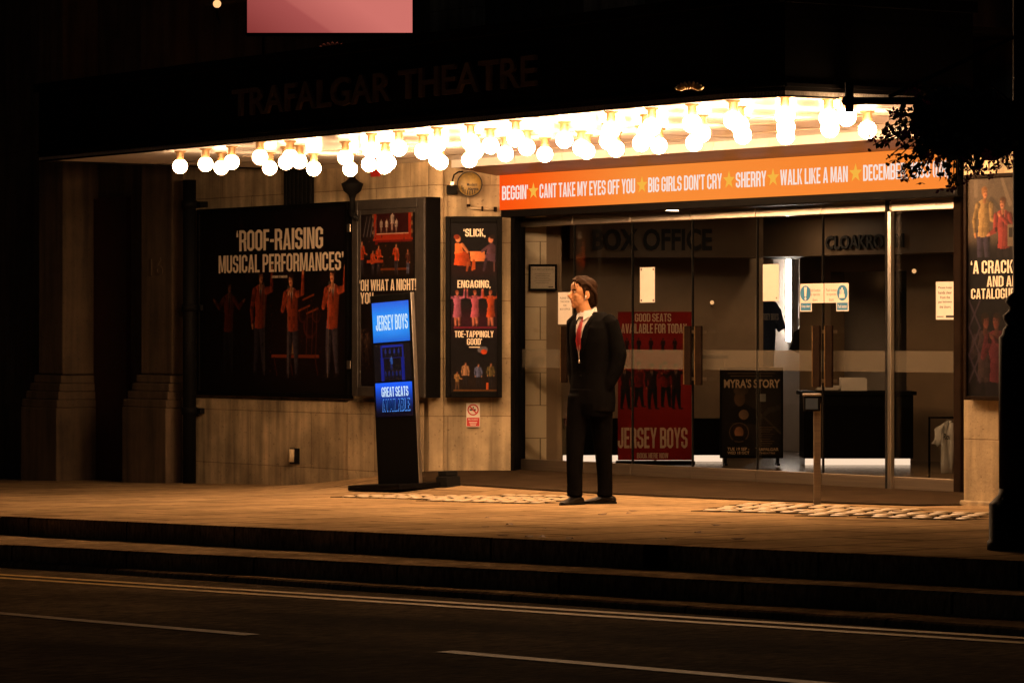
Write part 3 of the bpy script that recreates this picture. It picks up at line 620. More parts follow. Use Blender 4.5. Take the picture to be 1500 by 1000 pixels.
# storey above the canopy
mb = MB(); NU = NW+.15
mb.box(dL-.4, 16, NU, NU+.5, 3.601, 12.0)
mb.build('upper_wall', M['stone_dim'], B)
for uu in (655, 880, 1090): 
    a = D(uu-24, NU-.12); mb = MB(); mb.box(a, a+.75, NU-.14, NU-.002, 3.62, 11.2); mb.box(a-.06, a+.81, NU-.19, NU-.003, 3.61, 3.95); mb.box(a-.08, a+.83, NU-.22, NU-.003, 11.2, 11.5); mb.build('pilaster', M['stone'], B, bevel=.02)
mb = MB(); mb.box(dL-.6, 16, NU-.5, NU+.5, 12.0, 12.35); mb.box(dL-.5, 16, NU-.3, NU-.003, 11.65, 11.99); mb.build('cornice', M['stone_dim'], B, bevel=.03)
for i, a in enumerate([-9.6, -6.3, -2.7, .9, 4.4, 8.0]):
    mb = MB(); mb.box(a, a+1.3, NU-.05, NU+.02, 5.0, 7.4); fo = mb.build('window', M['black_soft'], B)
    mb = MB(); mb.box(a+.08, a+.62, NU-.06, NU-.051, 5.1, 7.3); mb.box(a+.68, a+1.22, NU-.06, NU-.051, 5.1, 7.3); mb.build('pane', M['dark_glass'], fo)
    mb = MB(); mb.box(a-.1, a+1.4, NU-.2, NU-.052, 4.86, 4.995); mb.build('sill', M['stone_dim'], fo)
# header over the doors
mb = MB(); a0 = D(745, 2.85); a1 = D(1400, 2.85)
mb.box(A1.x-.12, dE+.6, 2.97, ND+.1, 2.926, ZC+.02); mb.build('header_beam', M['beam'], B, bevel=.01)
mb = MB(); mb.box(A1.x+.06, dE+.9, 3.13, ND+.1, 2.56, 2.924); mb.build('lintel', M['black_soft'], B)
js = [D(u, ND) for u in (765, 842, 927, 1015, 1110, 1206, 1308.5, 1401)]
ZT, ZH = 2.405, 2.49
for i in range(7):
    mb = MB(); mb.box(js[i]+.004, js[i+1]-.004, ND-.03, ND+.05, ZT, ZH); mb.build('transom_panel', M['steel'], B, bevel=.004)
# glass doors
def handle(par, d, side):
    mb = MB(); mb.box(d-.042, d+.042, ND-.12, ND-.095, .90, 1.43); o = mb.build('handle', M['bronze'], par, bevel=.008)
def door(i):
    a, b = js[i]+.004, js[i+1]-.004; kick = .115
    mb = MB(); mb.box(a, b, ND-.006, ND+.006, FLOOR+kick, ZT-.003); d = mb.build('glass_door', M['glass'], B)
    mb = MB(); mb.box(a, b, ND-.025, ND+.025, FLOOR+.008, FLOOR+kick); mb.build('bottom_rail', M['steel_dark'], d, bevel=.004)
    mb = MB(); mb.box(a+.001, b-.001, ND-.0085, ND-.0065, 1.03, 1.21); mb.build('frosted_band', M['frost'], d)
    mb = MB(); mb.box(b-.001, b+.007, ND-.012, ND+.012, FLOOR+.02, ZT-.004); mb.build('edge_seal', M['black_soft'], d)
    return d
drs = [door(i) for i in range(7)]
def hand(dr, u, w=.085):
    d = D(u, ND-.1); mb = MB(); mb.box(d-w/2, d+w/2, ND-.115, ND-.09, .89, 1.43)
    o = mb.build('handle', M['bronze'], dr, bevel=.006)
    mb = MB(); mb.box(d-.02, d+.02, ND-.089, ND-.026, 1.36, 1.39); mb.box(d-.02, d+.02, ND-.089, ND-.026, .93, .96); mb.build('bracket', M['steel_dark'], o)
    mb = MB(); mb.box(d-w/2-.008, d-w/2-.001, ND-.118, ND-.088, .895, 1.425); mb.build('bright_edge', M['brass'], o)
hand(drs[0], 827); hand(drs[2], 1008); hand(drs[3], 1024); hand(drs[4], 1197); hand(drs[5], 1215)
mb = MB(); mb.box(js[6]-.012, js[6]+.03, ND-.06, ND-.013, FLOOR, ZT+.0); mb.build('door_post', M['silver'], B, bevel=.006)
mb = MB(); mb.box(js[6]-.05, js[6]-.014, ND-.05, ND-.014, FLOOR, ZH+.06); mb.build('door_post', M['black_soft'], B)

# ------------------------------------------------------------------ lobby
LZ = 2.62
mb = MB(); p0 = fr(755, 0, 33.85).xy
lob = [(js[0]-.3, ND+.03), (js[7]+.6, ND+.03), (js[7]+.6, 9.0), (-9.5, 9.0), (-9.5, ND+.6)]
mb.poly([(*p, FLOOR+.002) for p in lob]); o = mb.build('lobby_floor', M['lobby_floor'], B)
mb = MB(); mb.prism([(js[0]-.3, ND+.12), (js[7]+.6, ND+.12), (js[7]+.6, 11.0), (-11, 11.0), (-11, ND+.12)], LZ, LZ+.2); mb.build('lobby_ceiling', M['lobby'], B)
mb = MB(); fwall(764, 822, 33.9, .2, 0, LZ, mb); mb.build('marble_wall', M['marble'], B)
mb = MB(); fwall(812, 1118, 36.6, .2, 0, LZ, mb); mb.build('box_office_wall', M['lobby'], B)
mb = MB(); p = fr(822.5, 0, 33.9).xy; q = fr(812, 0, 36.6).xy; mb.slab(p, q, .15, 0, LZ); mb.build('return_wall', M['lobby'], B)
# bulkheads that carry the lettering
def fz(v, Y): return CAMZ-(v-492)/F*Y
mb = MB(); fwall(835, 1118, 36.0, .45, fz(377, 36), LZ-.002, mb); mb.build('bulkhead', M['lobby'], B)
NB = 8.2
def bw(u0, u1, z0, z1, mb, th=.2): return mb.box(D(u0, NB), D(u1, NB), NB, NB+th, z0, z1)
mb = MB(); zl = pl(1140, 379, NB)[1]; za = pl(1270, 397, NB)[1]
bw(1095, 1113, 0, LZ, mb); bw(1113, 1171, zl, LZ, mb); bw(1171, 1217, 0, LZ, mb); bw(1217, 1328, za, LZ, mb); bw(1328, 1480, 0, LZ, mb)
mb.build('lobby_back_wall', M['lobby'], B)
mb = MB(); a, z0 = pl(1112, 377, 7.7); mb.box(a, js[7]+.59, 7.7, NB-.002, z0, LZ-.002); mb.build('bulkhead', M['lobby'], B)
mb = MB(); mb.box(js[7]+.6, js[7]+.8, ND+.13, 11, 0, LZ); mb.build('lobby_side_wall', M['marble'], B)
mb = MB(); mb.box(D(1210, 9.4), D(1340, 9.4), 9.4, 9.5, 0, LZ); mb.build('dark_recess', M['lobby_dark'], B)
# small bright room behind the doorway
mb = MB(); a, b = D(1080, 9.6)-.3, D(1171, NB)+.12; mb.box(a, b, 9.6, 9.7, 0, LZ); mb.box(b, b+.08, NB+.21, 9.7, 0, LZ); mb.box(a-.1, a-.001, NB+.21, 9.7, 0, LZ); mb.build('bright_room_wall', M['lobby_white'], B)
t = thing('tube_light', 'vertical white light tube in the bright doorway at the back of the lobby', 'light', (D(1153, 9.5), 9.5, 1.2))
mb = MB(); q = pl(1153.5, 380, 9.5)[1]; mb.tube([(D(1153.5, 9.5), 9.5, 1.28), (D(1153.5, 9.5), 9.5, q)], .013, 10); mb.build('tube', M['tube'], t)
mb = MB(); x = D(1153.5, 9.5); mb.box(x-.03, x+.03, 9.525, 9.56, 1.25, q+.03); mb.build('holder', M['silver'], t)
# lobby lettering
mb = font_text('BOX OFFICE', fr(868, 0, 35.9).x*0, 1, 0, 1, 0, .02, bold=.028)
t = thing('box_office_sign', 'dark raised letters reading BOX OFFICE on the lobby wall', 'sign', fr(868, 367, 35.98), (0, 0, FRONT))
w = 175/F*35.98; mb = font_text('BOX OFFICE', 0, w, 0, 32/F*36, -.02, .018, bold=.03); mb.build('lettering', M['ink'], t, local=True)
d0, z0 = pl(1211, 366, 7.69); d1, z1 = pl(1325, 343, 7.69)
t = thing('cloakroom_sign', 'dark raised letters reading CLOAKROOM on the lobby bulkhead', 'sign', (d0, 7.69, z0))
mb = font_text('CLOAKROOM', d0, d1, z0, z0+.148, 7.668, .02, bold=.03); mb.build('lettering', M['ink'], t)
# counters
def counter(name, label, u0, u1, vt, Y, dep, strip=True, zb=.075, m='black'):
    c = fr((u0+u1)/2, 0, Y); t = thing(name, label, 'counter', (c.x, c.y, FLOOR), (0, 0, FRONT)); hw = (u1-u0)/2/F*Y; zt = fz(vt, Y)-FLOOR
    mb = MB(); mb.box(-hw, hw, 0, dep, zb, zt-.04); mb.build('body', M[m], t, local=True, bevel=.01)
    mb = MB(); mb.box(-hw-.03, hw+.03, -.04, dep+.02, zt-.039, zt); mb.build('top', M['black'], t, local=True, bevel=.006)
    if strip:
        mb = MB(); mb.box(-hw+.02, hw-.02, .10, .14, .005, zb-.005); mb.build('strip_light', M['warm_strip'], t, local=True)
    return t
counter('cloakroom_counter', 'black cloakroom counter with a light strip along its foot', 1178, 1338, 573, 34.6, .6)
t = counter('box_office_counter', 'long low brown counter below the box office lettering, lit along its foot', 822, 1062, 520, 35.6, .5, True, .075, 'lobby')
mb = MB(); hw = 120/F*35.6; mb.box(-hw+.01, hw-.01, -.012, -.001, .076, .46); mb.build('kick_panel', M['black'], t, local=True)
# white box and brochures on the counter
def fthing(name, label, cat, u, v, Y, group=None, tilt=0):
    return thing(name, label, cat, fr(u, v, Y), (0, tilt, FRONT), group)
t = fthing('card_box', 'open white cardboard box standing on the cloakroom counter', 'box', 1251, 572, 34.75)
mb = MB(); hw = 19/F*34.75; h = 18/F*34.75; mb.box(-hw, hw, 0, .012, 0, h); mb.box(-hw, -hw+.012, .013, .2, 0, h); mb.box(hw-.012, hw, .013, .2, 0, h); mb.box(-hw, hw, .2, .212, 0, h*1.05); mb.build('box_wall', M['paper'], t, local=True)
mb = MB(); mb.box(-hw+.013, hw-.013, .013, .199, .002, .006); mb.build('box_floor', M['paper'], t, local=True)
t = fthing('leaflet_pile', 'low pile of leaflets on the cloakroom counter beside the white box', 'leaflets', 1212, 571, 34.75)
mb = MB(); 
for k in range(5): mb.box(-.11+.01*k, .11+.012*k, 0, .15, .001+k*.009, .009+k*.009)
mb.build('leaflet', M['paper'], t, local=True)
# freestanding posters
def figure_row(cv, xs, z, h, jk, **kw):
    for i, x in enumerate(xs): cv.man(x, z+h*.02*(i % 2), h*(.95+.1*random.random()), jacket=jk, **kw)
t = fthing('poster_stand', 'red roll-up banner advertising seats, standing in the lobby behind the man', 'banner', 960, 681, 34.0)
W, H = 110/F*34, 226/F*34
mb = MB(); mb.box(-W/2-.02, W/2+.02, -.06, .06, 0, .045); mb.build('foot', M['black'], t, local=True, bevel=.01)
mb = MB(); mb.box(-.012, .012, .02, .04, .046, H); mb.build('pole', M['steel_dark'], t, local=True)
cv = Canvas(W, H-.06, .0055, (112, 14, 10))
cv.glow((W/2, H*.5), W*.7, H*.25, (96, 22, 16), .5)
for i, x in enumerate((.06, .24, .42, .60, .74)): cv.man(W*x+.03, H*.33+.02*(i % 2), H*.30, jacket=(118, 16, 14) if i % 2 else (40, 14, 14), legs=(14, 9, 10), skin=(170, 95, 66), arms=[('up', 'down'), ('mic', 'out'), ('down', 'up'), ('mic', 'down'), ('out', 'up')][i])
for i in range(6): cv.man(W*(.12+.16*i), H*.70, H*.09, jacket=(50, 12, 10), legs=(12, 6, 6), skin=(120, 50, 36))
cv.build('print', -W/2, .05, 0, M['print'], t, local=True)
mb = MB(); kx = lambda u: (u-960)/F*34; kz = lambda v: (681-v)/F*34
block_text('JERSEY BOYS', kx(905), kx(1007), kz(656), kz(626), -.002, mb); block_text('BOOK HERE NOW', kx(933), kx(979), kz(671), kz(663), -.002, mb)
block_text('AVAILABLE FOR TODAY', kx(910), kx(1006), kz(488), kz(474), -.002, mb); block_text('GOOD SEATS', kx(930), kx(983), kz(471), kz(459), -.002, mb)
mb.build('lettering', mat('dull_cream', (.42, .30, .22), .6), t, local=True)
t = fthing('playbill', 'black framed playbill on legs in the lobby with a portrait in a circle', 'poster', 1101, 681, 34.2)
kx = lambda u: (u-1101.5)/F*34.2; kz = lambda v: (681-v)/F*34.2
x0, x1, z0, z1 = kx(1058), kx(1145), kz(668), kz(541)
mb = MB(); mb.box(x0-.02, x1+.02, .005, .04, z0-.02, z1+.02); mb.build('frame', M['black'], t, local=True, bevel=.006)
for sx in (x0+.02, x1-.05): mb = MB(); mb.box(sx, sx+.03, .01, .035, 0, z0-.021); mb.box(sx, sx+.03, -.12, .16, 0, .02); mb.build('leg', M['black'], t, local=True)
cv = Canvas(x1-x0, z1-z0, .0045, (20, 17, 15)); ux = lambda u: (u-1058)/F*34.2; uz = lambda v: (668-v)/F*34.2
cv.glow((ux(1110), uz(600)), .25, .3, (48, 40, 33), .8)
cv.poly([(ux(1062), uz(618)), (ux(1070), uz(596)), (ux(1090), uz(590)), (ux(1108), uz(600)), (ux(1112), uz(622))], (24, 20, 19)); cv.ell((ux(1084), uz(584)), .055, .075, (86, 66, 52)); cv.ell((ux(1086), uz(572)), .075, .045, (70, 56, 44)); cv.ell((ux(1090), uz(607)), .05, .05, (120, 96, 78))
cv.poly([(ux(1112), uz(612)), (ux(1125), uz(597)), (ux(1144), uz(593)), (ux(1144), uz(600)), (ux(1128), uz(604)), (ux(1116), uz(616))], (60, 54, 48)); cv.cap((ux(1113), uz(604)), (ux(1144), uz(634)), .012, .01, (72, 64, 54))
cv.rect(ux(1114), ux(1122), uz(588), uz(577), (120, 120, 118)); cv.ell((ux(1083), uz(633)), .098, .098, (105, 84, 66), 0); cv.ell((ux(1083), uz(633)), .092, .092, (28, 23, 20), 0)
cv.ell((ux(1083), uz(630)), .06, .07, (50, 34, 26)); cv.ell((ux(1083), uz(633)), .045, .058, (140, 96, 70)); cv.poly([(ux(1073), uz(645)), (ux(1094), uz(645)), (ux(1088), uz(638)), (ux(1078), uz(638))], (30, 24, 22))
for i in range(9): cv.rect(ux(1113), ux(1113+22-3*(i % 3)), uz(626+i*3.4), uz(625+i*3.4), (80, 66, 52))
cv.rect(ux(1066), ux(1136), uz(547), uz(545.8), (84, 68, 52)); cv.rect(ux(1070), ux(1132), uz(551), uz(549.8), (84, 68, 52))
cv.build('print', x0, z0, 0, M['print'], t, local=True, gain=1.0)
mb = MB(); font_text("MYRA'S STORY", kx(1061), kx(1143), kz(568), kz(555), -.003, bold=.03, mb=mb); font_text('TUE 19 SEP -', kx(1066), kx(1098), kz(659.5), kz(655), -.003, bold=.02, mb=mb); font_text('WED 18 OCT', kx(1066), kx(1098), kz(665), kz(660.7), -.003, bold=.02, mb=mb); font_text('TRAFALGAR', kx(1107), kx(1141), kz(660), kz(655.3), -.003, bold=.02, mb=mb); font_text('THEATRE', kx(1112), kx(1136), kz(664.6), kz(662), -.003, mb=mb)
mb.build('lettering', mat('playbill_tan', (.38, .27, .18), .6), t, local=True)
# garments on sale
def tshirt(name, label, u, v, Y, wpx, hpx, m, cat='t-shirt', hanger=True, cut=1.0):
    t = fthing(name, label, cat, u, v+hpx, Y); k = Y/F; hw = wpx/2*k; h = hpx*k
    out = [(-.36*hw*2*.5, 0), (.36*hw*2*.5, 0), (.40*hw, .60*h), (.62*hw, .52*h), (hw, .58*h), (.80*hw, .86*h), (.40*hw, .97*h), (.18*hw, h), (.0, .965*h), (-.18*hw, h), (-.40*hw, .97*h), (-.80*hw, .86*h), (-hw, .58*h), (-.62*hw, .52*h), (-.40*hw, .60*h)]
    bm = bmesh.new(); vs = [bm.verts.new((x, 0, z)) for x, z in out]; f = bm.faces.new(vs); bmesh.ops.triangulate(bm, faces=[f])
    bmesh.ops.subdivide_edges(bm, edges=bm.edges[:], cuts=3, use_grid_fill=True)
    for q in bm.verts: q.co.y = -.05*math.sqrt(max(0, 1-(q.co.x/hw)**2))+.012*math.sin(q.co.x/hw*9+q.co.z/h*3)
    me = bpy.data.meshes.new('cloth'); bm.to_mesh(me); bm.free(); me.materials.append(m)
    for p in me.polygons: p.use_smooth = True
    o = link('cloth', me, t); s = o.modifiers.new('thick', 'SOLIDIFY'); s.thickness = .03; s.offset = 1
    if hanger:
        mb = MB(); mb.tube([(-.36*hw, .0, .93*h), (0, .0, 1.0*h), (.36*hw, .0, .93*h)], .006, 6); mb.tube([(0, 0, h), (0, 0, h*1.05), (.015, 0, h*1.09), (.03, 0, h*1.06)], .004, 6); mb.build('hanger', M['steel_dark'], t, local=True)
    return t, hw, h
t, hw, h = tshirt('white_t_shirt', 'white t-shirt with small dark print hanging at the far right of the lobby', 1387, 618, 31.0, 40, 74, M['white_cloth'])
mb = font_text('Roll', -.4*hw, .3*hw, .66*h, .78*h, -.085, bold=.02, shear=.3); mb.build('chest_print', M['ink'], t, local=True)
mb = MB(); mb.tube([(-.16, .0, -.3), (-.16, 0, h*1.09), (.4, 0, h*1.09)], .012, 8); mb.build('rail', M['black'], t, local=True)
t, hw, h = tshirt('pink_t_shirt', 'dull pink t-shirt hanging behind the white t-shirt', 1412, 622, 31.4, 40, 62, M['pink_cloth'])
t, hw, h = tshirt('navy_t_shirt', 'navy t-shirt with pale chest lettering in the bright lobby doorway', 1124, 440, 38.0, 50, 96, M['navy'])
mb = MB(); block_text('JERSEY BOYS', -.50*hw, .62*hw, .70*h, .80*h, -.09, mb); mb.build('chest_print', mat('pale_print', (.42, .38, .34), .7), t, local=True)
t, hw, h = tshirt('black_t_shirt', 'black t-shirt on a display rail in front of the dark lobby arch', 1190, 474, 37.6, 66, 90, M['black_soft'])
# small glowing globes standing in for lamps reflected in the door glass
for u, v, Y, r, nm in ((1043, 443, 36.3, .022, 'on the box office wall'), (1339, 397, 35.75, .024, 'beside the cloakroom arch, upper one'), (1303, 411, 37.85, .022, 'beside the cloakroom arch, lower one')):
    t = fthing('lamp_reflection', 'small glowing globe imitating a lamp reflected in the glass, '+nm, 'lamp', u, v, Y, 'glowing globes imitating lamp reflections in the door glass')
    mb = MB(); mb.ell((0, 0, 0), (r, r, r), 10, 7); mb.build('reflection_globe', M['spot'], t, local=True)
    mb = MB(); mb.tube([(0, .01, -r*.8), (0, .06, -r*1.6), (0, .22, -r*1.2)], .008, 6); mb.build('bracket', M['brass'], t, local=True)  # bracket belongs to the globe standing in for a reflection

for u, Y, nm in ((800, 33.0, 'added to light the marble wall'), (985, 34.6, 'added to light the box office lettering'), (1155, 36.0, 'before the bright doorway'), (1330, 34.0, 'added to light the cloakroom counter')):  # lamps added to brighten the lobby; only the doorway one has a visible fitting
    c = fr(u, 492, Y); t = thing('lobby_fill_light', 'round recessed lamp in the lobby ceiling '+nm, 'light', (c.x, c.y, LZ), group='lobby ceiling lamps added to brighten the lobby, only the doorway one visible')
    mb = MB(); mb.lathe([(.10, -.001), (.10, -.012), (.075, -.014), (.07, -.004)], n=20); mb.build('rim', M['silver'], t, local=True)
    mb = MB(); mb.lathe([(.068, -.012), (.068, -.006)], n=20); mb.build('lamp', M['down'], t, local=True)
# ------------------------------------------------------------------ canopy
cA = zp(57, 235, ZC); cB = zp(1060, 143.5, ZC); cC = zp(1150, 139, ZC); cD = zp(1425, 151, ZC)
Cn = thing('entrance_canopy', 'long black theatre canopy with a white gloss underside full of lamps', 'canopy', (-1.5, 1.0, ZC))
def backn(d): return NW+.02
fp = [Vector(cA), Vector(cB), Vector(cC), Vector(cD)]
dl = cA[0]
plan = [tuple(p) for p in fp]+[(cD[0], NR-.003), (dR0-.02, NR-.003), (1.76, NW+.04), (A0.x+.02, NW+.04), (dA-.02, NW-.003), (dl, NW-.003)]
mb = MB(); mb.prism(plan, ZC, ZC+.03); mb.build('soffit', M['soffit'], Cn)
# panel joints in the soffit
e0, e1_ = A1.x-.12, 1.75
mb = MB(); mb.box(e0, e1_, NW+.0, NW+.05, 2.955, ZC-.001); mb.build('lintel_panel', M['soffit'], Cn)
q0 = [(e0+.02, NW+.051), (e1_, NW+.051), (.98, 2.969), (e0+.02, 2.969)]; zs_ = lambda p: 2.957-.062*(p[1]-2.5)/.47
bt_ = [(*p, zs_(p)) for p in q0]; tp_ = [(*p, ZC-.002) for p in q0]
mb = MB(); mb.poly(bt_[::-1]); mb.poly(tp_)
for i in range(4): j = (i+1) % 4; mb.poly([bt_[i], bt_[j], tp_[j], tp_[i]])
mb.build('lower_soffit', M['beam'], Cn)
mb = MB()
for i in range(10): d = e0+.3+i*.72; mb.box(d-.0025, d+.0025, NW-.0035, NW-.0005, 2.96, ZC-.004)
mb.build('lintel_joint', M['steel'], Cn)
mb = MB()
for n in (.55, 1.1, 1.9): mb.box(dl+.02, 2.4, n-.004, n+.004, ZC-.004, ZC-.0005)
for i in range(15): d = dl+.4+i*.72; mb.box(d-.003, d+.003, .45, 2.2, ZC-.003, ZC-.0008)
mb.build('panel_joint', M['steel_dark'], Cn)
mb = MB(); hgt = .70
for i in range(len(fp)-1):
    p, q = fp[i], fp[i+1]; n = Vector((-(q-p).y, (q-p).x)).normalized()*.06
    mb.hexa([(*p, ZC-.012), (*q, ZC-.012), (*(q+n), ZC-.012), (*(p+n), ZC-.012), (*p, ZC+hgt), (*q, ZC+hgt), (*(q+n), ZC+hgt), (*(p+n), ZC+hgt)])
p, q = Vector((dl, NW-.003)), fp[0]; n = Vector((.06, 0))
mb.hexa([(*p, ZC-.012), (*q, ZC-.012), (*(q+n), ZC-.012), (*(p+n), ZC-.012), (*p, ZC+hgt), (*q, ZC+hgt), (*(q+n), ZC+hgt), (*(p+n), ZC+hgt)])
mb.build('fascia', M['fascia'], Cn)
mb = MB()
for i in range(len(fp)-1):
    p, q = fp[i], fp[i+1]; n = Vector(((q-p).y, -(q-p).x)).normalized()
    for z0, z1, o1 in ((ZC+hgt-.05, ZC+hgt+.03, .06), (ZC+.06, ZC+.085, .02)):
        a, b = p, q; mb.hexa([(*(a+n*o1), z0), (*(b+n*o1), z0), (*(b-n*.05), z0), (*(a-n*.05), z0), (*(a+n*o1), z1), (*(b+n*o1), z1), (*(b-n*.05), z1), (*(a-n*.05), z1)])
mb.build('fascia_moulding', M['fascia'], Cn)
mb = MB(); mb.prism([(p[0], p[1]) for p in plan], ZC+.52, ZC+.56); mb.build('roof', M['black_soft'], Cn)
# raised name on the fascia
def fas(u, v):
    p, q = fp[1], fp[2]; n0 = p.y+(q.y-p.y)*.5
    return pl(u, v, n0)
_dr = (Vector(cB)-Vector(cA)).normalized(); _lu = lambda u: (235+(143.5-235)*(u-57)/(1060-57)); p, q = Vector(zp(345, _lu(345), ZC)), Vector(zp(790, _lu(790), ZC)); p += Vector((_dr.y, -_dr.x))*.012; q += Vector((_dr.y, -_dr.x))*.012
ang = math.atan2(q.y-p.y, q.x-p.x)
t = thing('canopy_lettering', 'line of large dark raised letters along the front of the black canopy', 'lettering', (p.x, p.y, 0), (0, 0, ang))
L_ = (q-p).length; mb = font_text('TRAFALGAR THEATRE', 0, L_, ZC+.22, ZC+.46, -.028, .028, bold=.012); mb.build('letter_face', mat('letter_bronze', (.10, .065, .045), .5, metal=.3), t, local=True)
# gilt scraps of ornament on the canopy edge
for (u, v, z, s_) in ((1018, 134, 3.06, .09), (495, 78, 3.72, .12)):
    if v > 100: pt = zp(u, v, z); 
    else:
        pt = toW((u-750)/F*29.5, 29.5); z = CAMZ-(v-492)/F*29.5
    t = thing('gilt_ornament', 'gilt leaf ornament on the '+('lower canopy edge above the orange sign' if v > 100 else 'canopy roof below the pink screen'), 'ornament', (pt[0], pt[1]-.05, z), (0, 0, FRONT), 'gilt ornaments on the canopy')
    mb = MB()
    for k in range(9):
        a = R(-70+k*17); mb.ell((math.sin(a)*s_*.9, -.01*(k % 3), math.cos(a)*s_*.45), (s_*.35, .02, s_*.14), 8, 5, Matrix.Rotation(a-R(90), 3, 'Y'))
    mb.build('leaf', M['gilt'], t, local=True)

# globe bulbs: five staggered rows
bp = [(252,243),(293,240),(315,245),(337,237),(377,245),(381,230),(402,237),(427,230),(439,246),(465,237),(492,230),(501,247),(528,240),(545,243),(545,220),(558,232),(589,239),(593,217),(612,221),(618,232),(635,237),(643,212),(677,221),(683,234),(693,208),(713,213),(741,225),(748,202),(778,216),(804,226),(817,204),(842,216),(857,221),(882,190),(884,206),(906,218),(942,185),(953,195),(948,210),(963,213),(1000,180),(1020,195),(1013,209),(1061,175),(1073,183),(1087,198),(1125,168),(1139,185),(1152,199),(1196,172),(1212,188),(1264,172),(1273,190)]
rowsn = [-.69, -.26, .128, .536, .862]
bl = []
for u, v in bp:
    d, n = zp(u, v, ZB_); k = -.045*(d+.93); r = min(range(5), key=lambda i: abs(n-k-rowsn[i])); bl.append((r, d, rowsn[r]+k*.9 if abs(n-k-rowsn[r]) < .2 else n))
bl.sort()
gm = MB(); gm.ell((0, 0, -.142), (.068, .068, .068), 18, 13)
gm = gm.build('globe', M['bulb']); gms = [gm.data]
for nm, k in (('soft', .26), ('mid', .85)):
    q = gm.data.copy(); q.materials.clear(); q.materials.append(emis(nm+'_bulb_light', (1, .56, .27), BULB*k)); gms.append(q)
def gpick(d, r): return (gms[1] if r < 3 else gms[0]) if d < -3.2 else gms[2] if d < -1.2 else gms[0]

sm_ = MB(); sm_.lathe([(.055, -.001), (.055, -.012), (.036, -.02), (.036, -.085), (.03, -.088)], n=16)
sk = sm_.build('socket', M['brass'])
proto_me = (gm.data, sk.data); bpy.data.objects.remove(gm); bpy.data.objects.remove(sk)
words = ['first', 'second', 'third', 'fourth', 'fifth', 'sixth', 'seventh', 'eighth', 'ninth', 'tenth', 'eleventh', 'twelfth', 'thirteenth', 'fourteenth', 'fifteenth', 'sixteenth', 'seventeenth', 'eighteenth', 'nineteenth', 'twentieth']
rn = ['row nearest the street', 'second row from the street', 'middle row', 'second row from the doors', 'row nearest the doors']
cnt = {}
root0 = None
for r, d, n in bl:
    k = cnt.get(r, 0); cnt[r] = k+1
    lab = f'round canopy bulb, {words[k]} from the left in the {rn[r]}'
    if root0 is None:
        t = thing('globe_bulb', lab, 'light bulb', (d, n, ZC), group='round bulbs under the canopy'); g = link('globe', gpick(d, r), t); s_ = link('socket', proto_me[1], t); root0 = (t, g, s_)
    else:
        t = root0[0].copy(); COL.objects.link(t); t.location = (d, n, ZC); t['label'] = lab
        for q in root0[1:]:
            c = q.copy(); COL.objects.link(c); c.parent = t
            if q is root0[1]: c.data = gpick(d, r)

# ------------------------------------------------------------------ orange song sign over the doors
NS = 3.0
d0, zt = pl(730, 257, NS); d1, _ = pl(1400, 217, NS); zb = pl(730, 308, NS)[1]; d1 = D(1400, NS)
t = thing('song_sign', 'long lit orange sign of song titles in white capitals above the glass doors', 'sign', ((d0+d1)/2, NS, zb))
mb = MB(); mb.box(d0-.02, d1+.02, NS, NS+.12, zb-.07, zt+.02); mb.build('frame', M['black'], t, bevel=.006)
mb = MB(); mb.box(d0, d1, NS-.012, NS-.001, zb, zt); mb.build('panel', M['orange'], t)
mb = MB(); ms = MB(); hgt_ = zt-zb
for txt, a, b in (("BEGGIN'", 737, 775), ('CANT TAKE MY EYES OFF YOU', 792, 932), ("BIG GIRLS DON'T CRY", 951, 1059), ('SHERRY', 1079.5, 1124), ('WALK LIKE A MAN', 1144.5, 1243.5), ('DECEMBER, 1963 (OH,', 1266, 1391)):
    block_text(txt, D(a, NS), D(b, NS), zb+hgt_*.28, zb+hgt_*.68, NS-.013, mb)
for u in (783, 942, 1069.5, 1134, 1255):
    c = D(u, NS); pts = [(c+(.084 if k % 2 == 0 else .034)*math.sin(math.pi*k/5), NS-.0135, zb+hgt_*.49+(.084 if k % 2 == 0 else .034)*math.cos(math.pi*k/5)) for k in range(10)]
    ms = MB()
    for k in range(10): ms.poly([(c, NS-.0135, zb+hgt_*.49), pts[(k+1) % 10], pts[k]])
    ms.build('star', M['sign_star'], t)
mb.build('lettering', M['sign_text'], t)

# ------------------------------------------------------------------ pink lit screen and small lamps above the canopy
Y = 30.5; t = fthing('lit_billboard', 'large pink lit screen standing above the left of the canopy', 'screen', 483, 51, Y)
k = Y/F; mb = MB(); mb.box(-124*k, 124*k, .02, .2, 0, 1.7); mb.build('case', M['black'], t, local=True, bevel=.01)
mb = MB(); mb.box(-121*k, 121*k, .0, .019, 3*k, 1.66); mb.build('screen', M['pink'], t, local=True)
for x in (-100*k, 97*k): mb = MB(); mb.box(x, x+3*k, .08, .12, -.43, -.001); mb.build('support', M['black'], t, local=True)
t = fthing('globe_lantern', 'small globe lantern glowing high on the dark wall left of the pink screen', 'lamp', 318, 6, 33.5)
mb = MB(); mb.ell((0, 0, 0), (.04, .04, .04), 12, 9); mb.build('globe', M['spot'], t, local=True)
mb = MB(); mb.tube([(0, 0, -.03), (0, .02, -.12), (0, .35, -.16)], .012, 8); mb.build('bracket', M['cast_iron'], t, local=True)

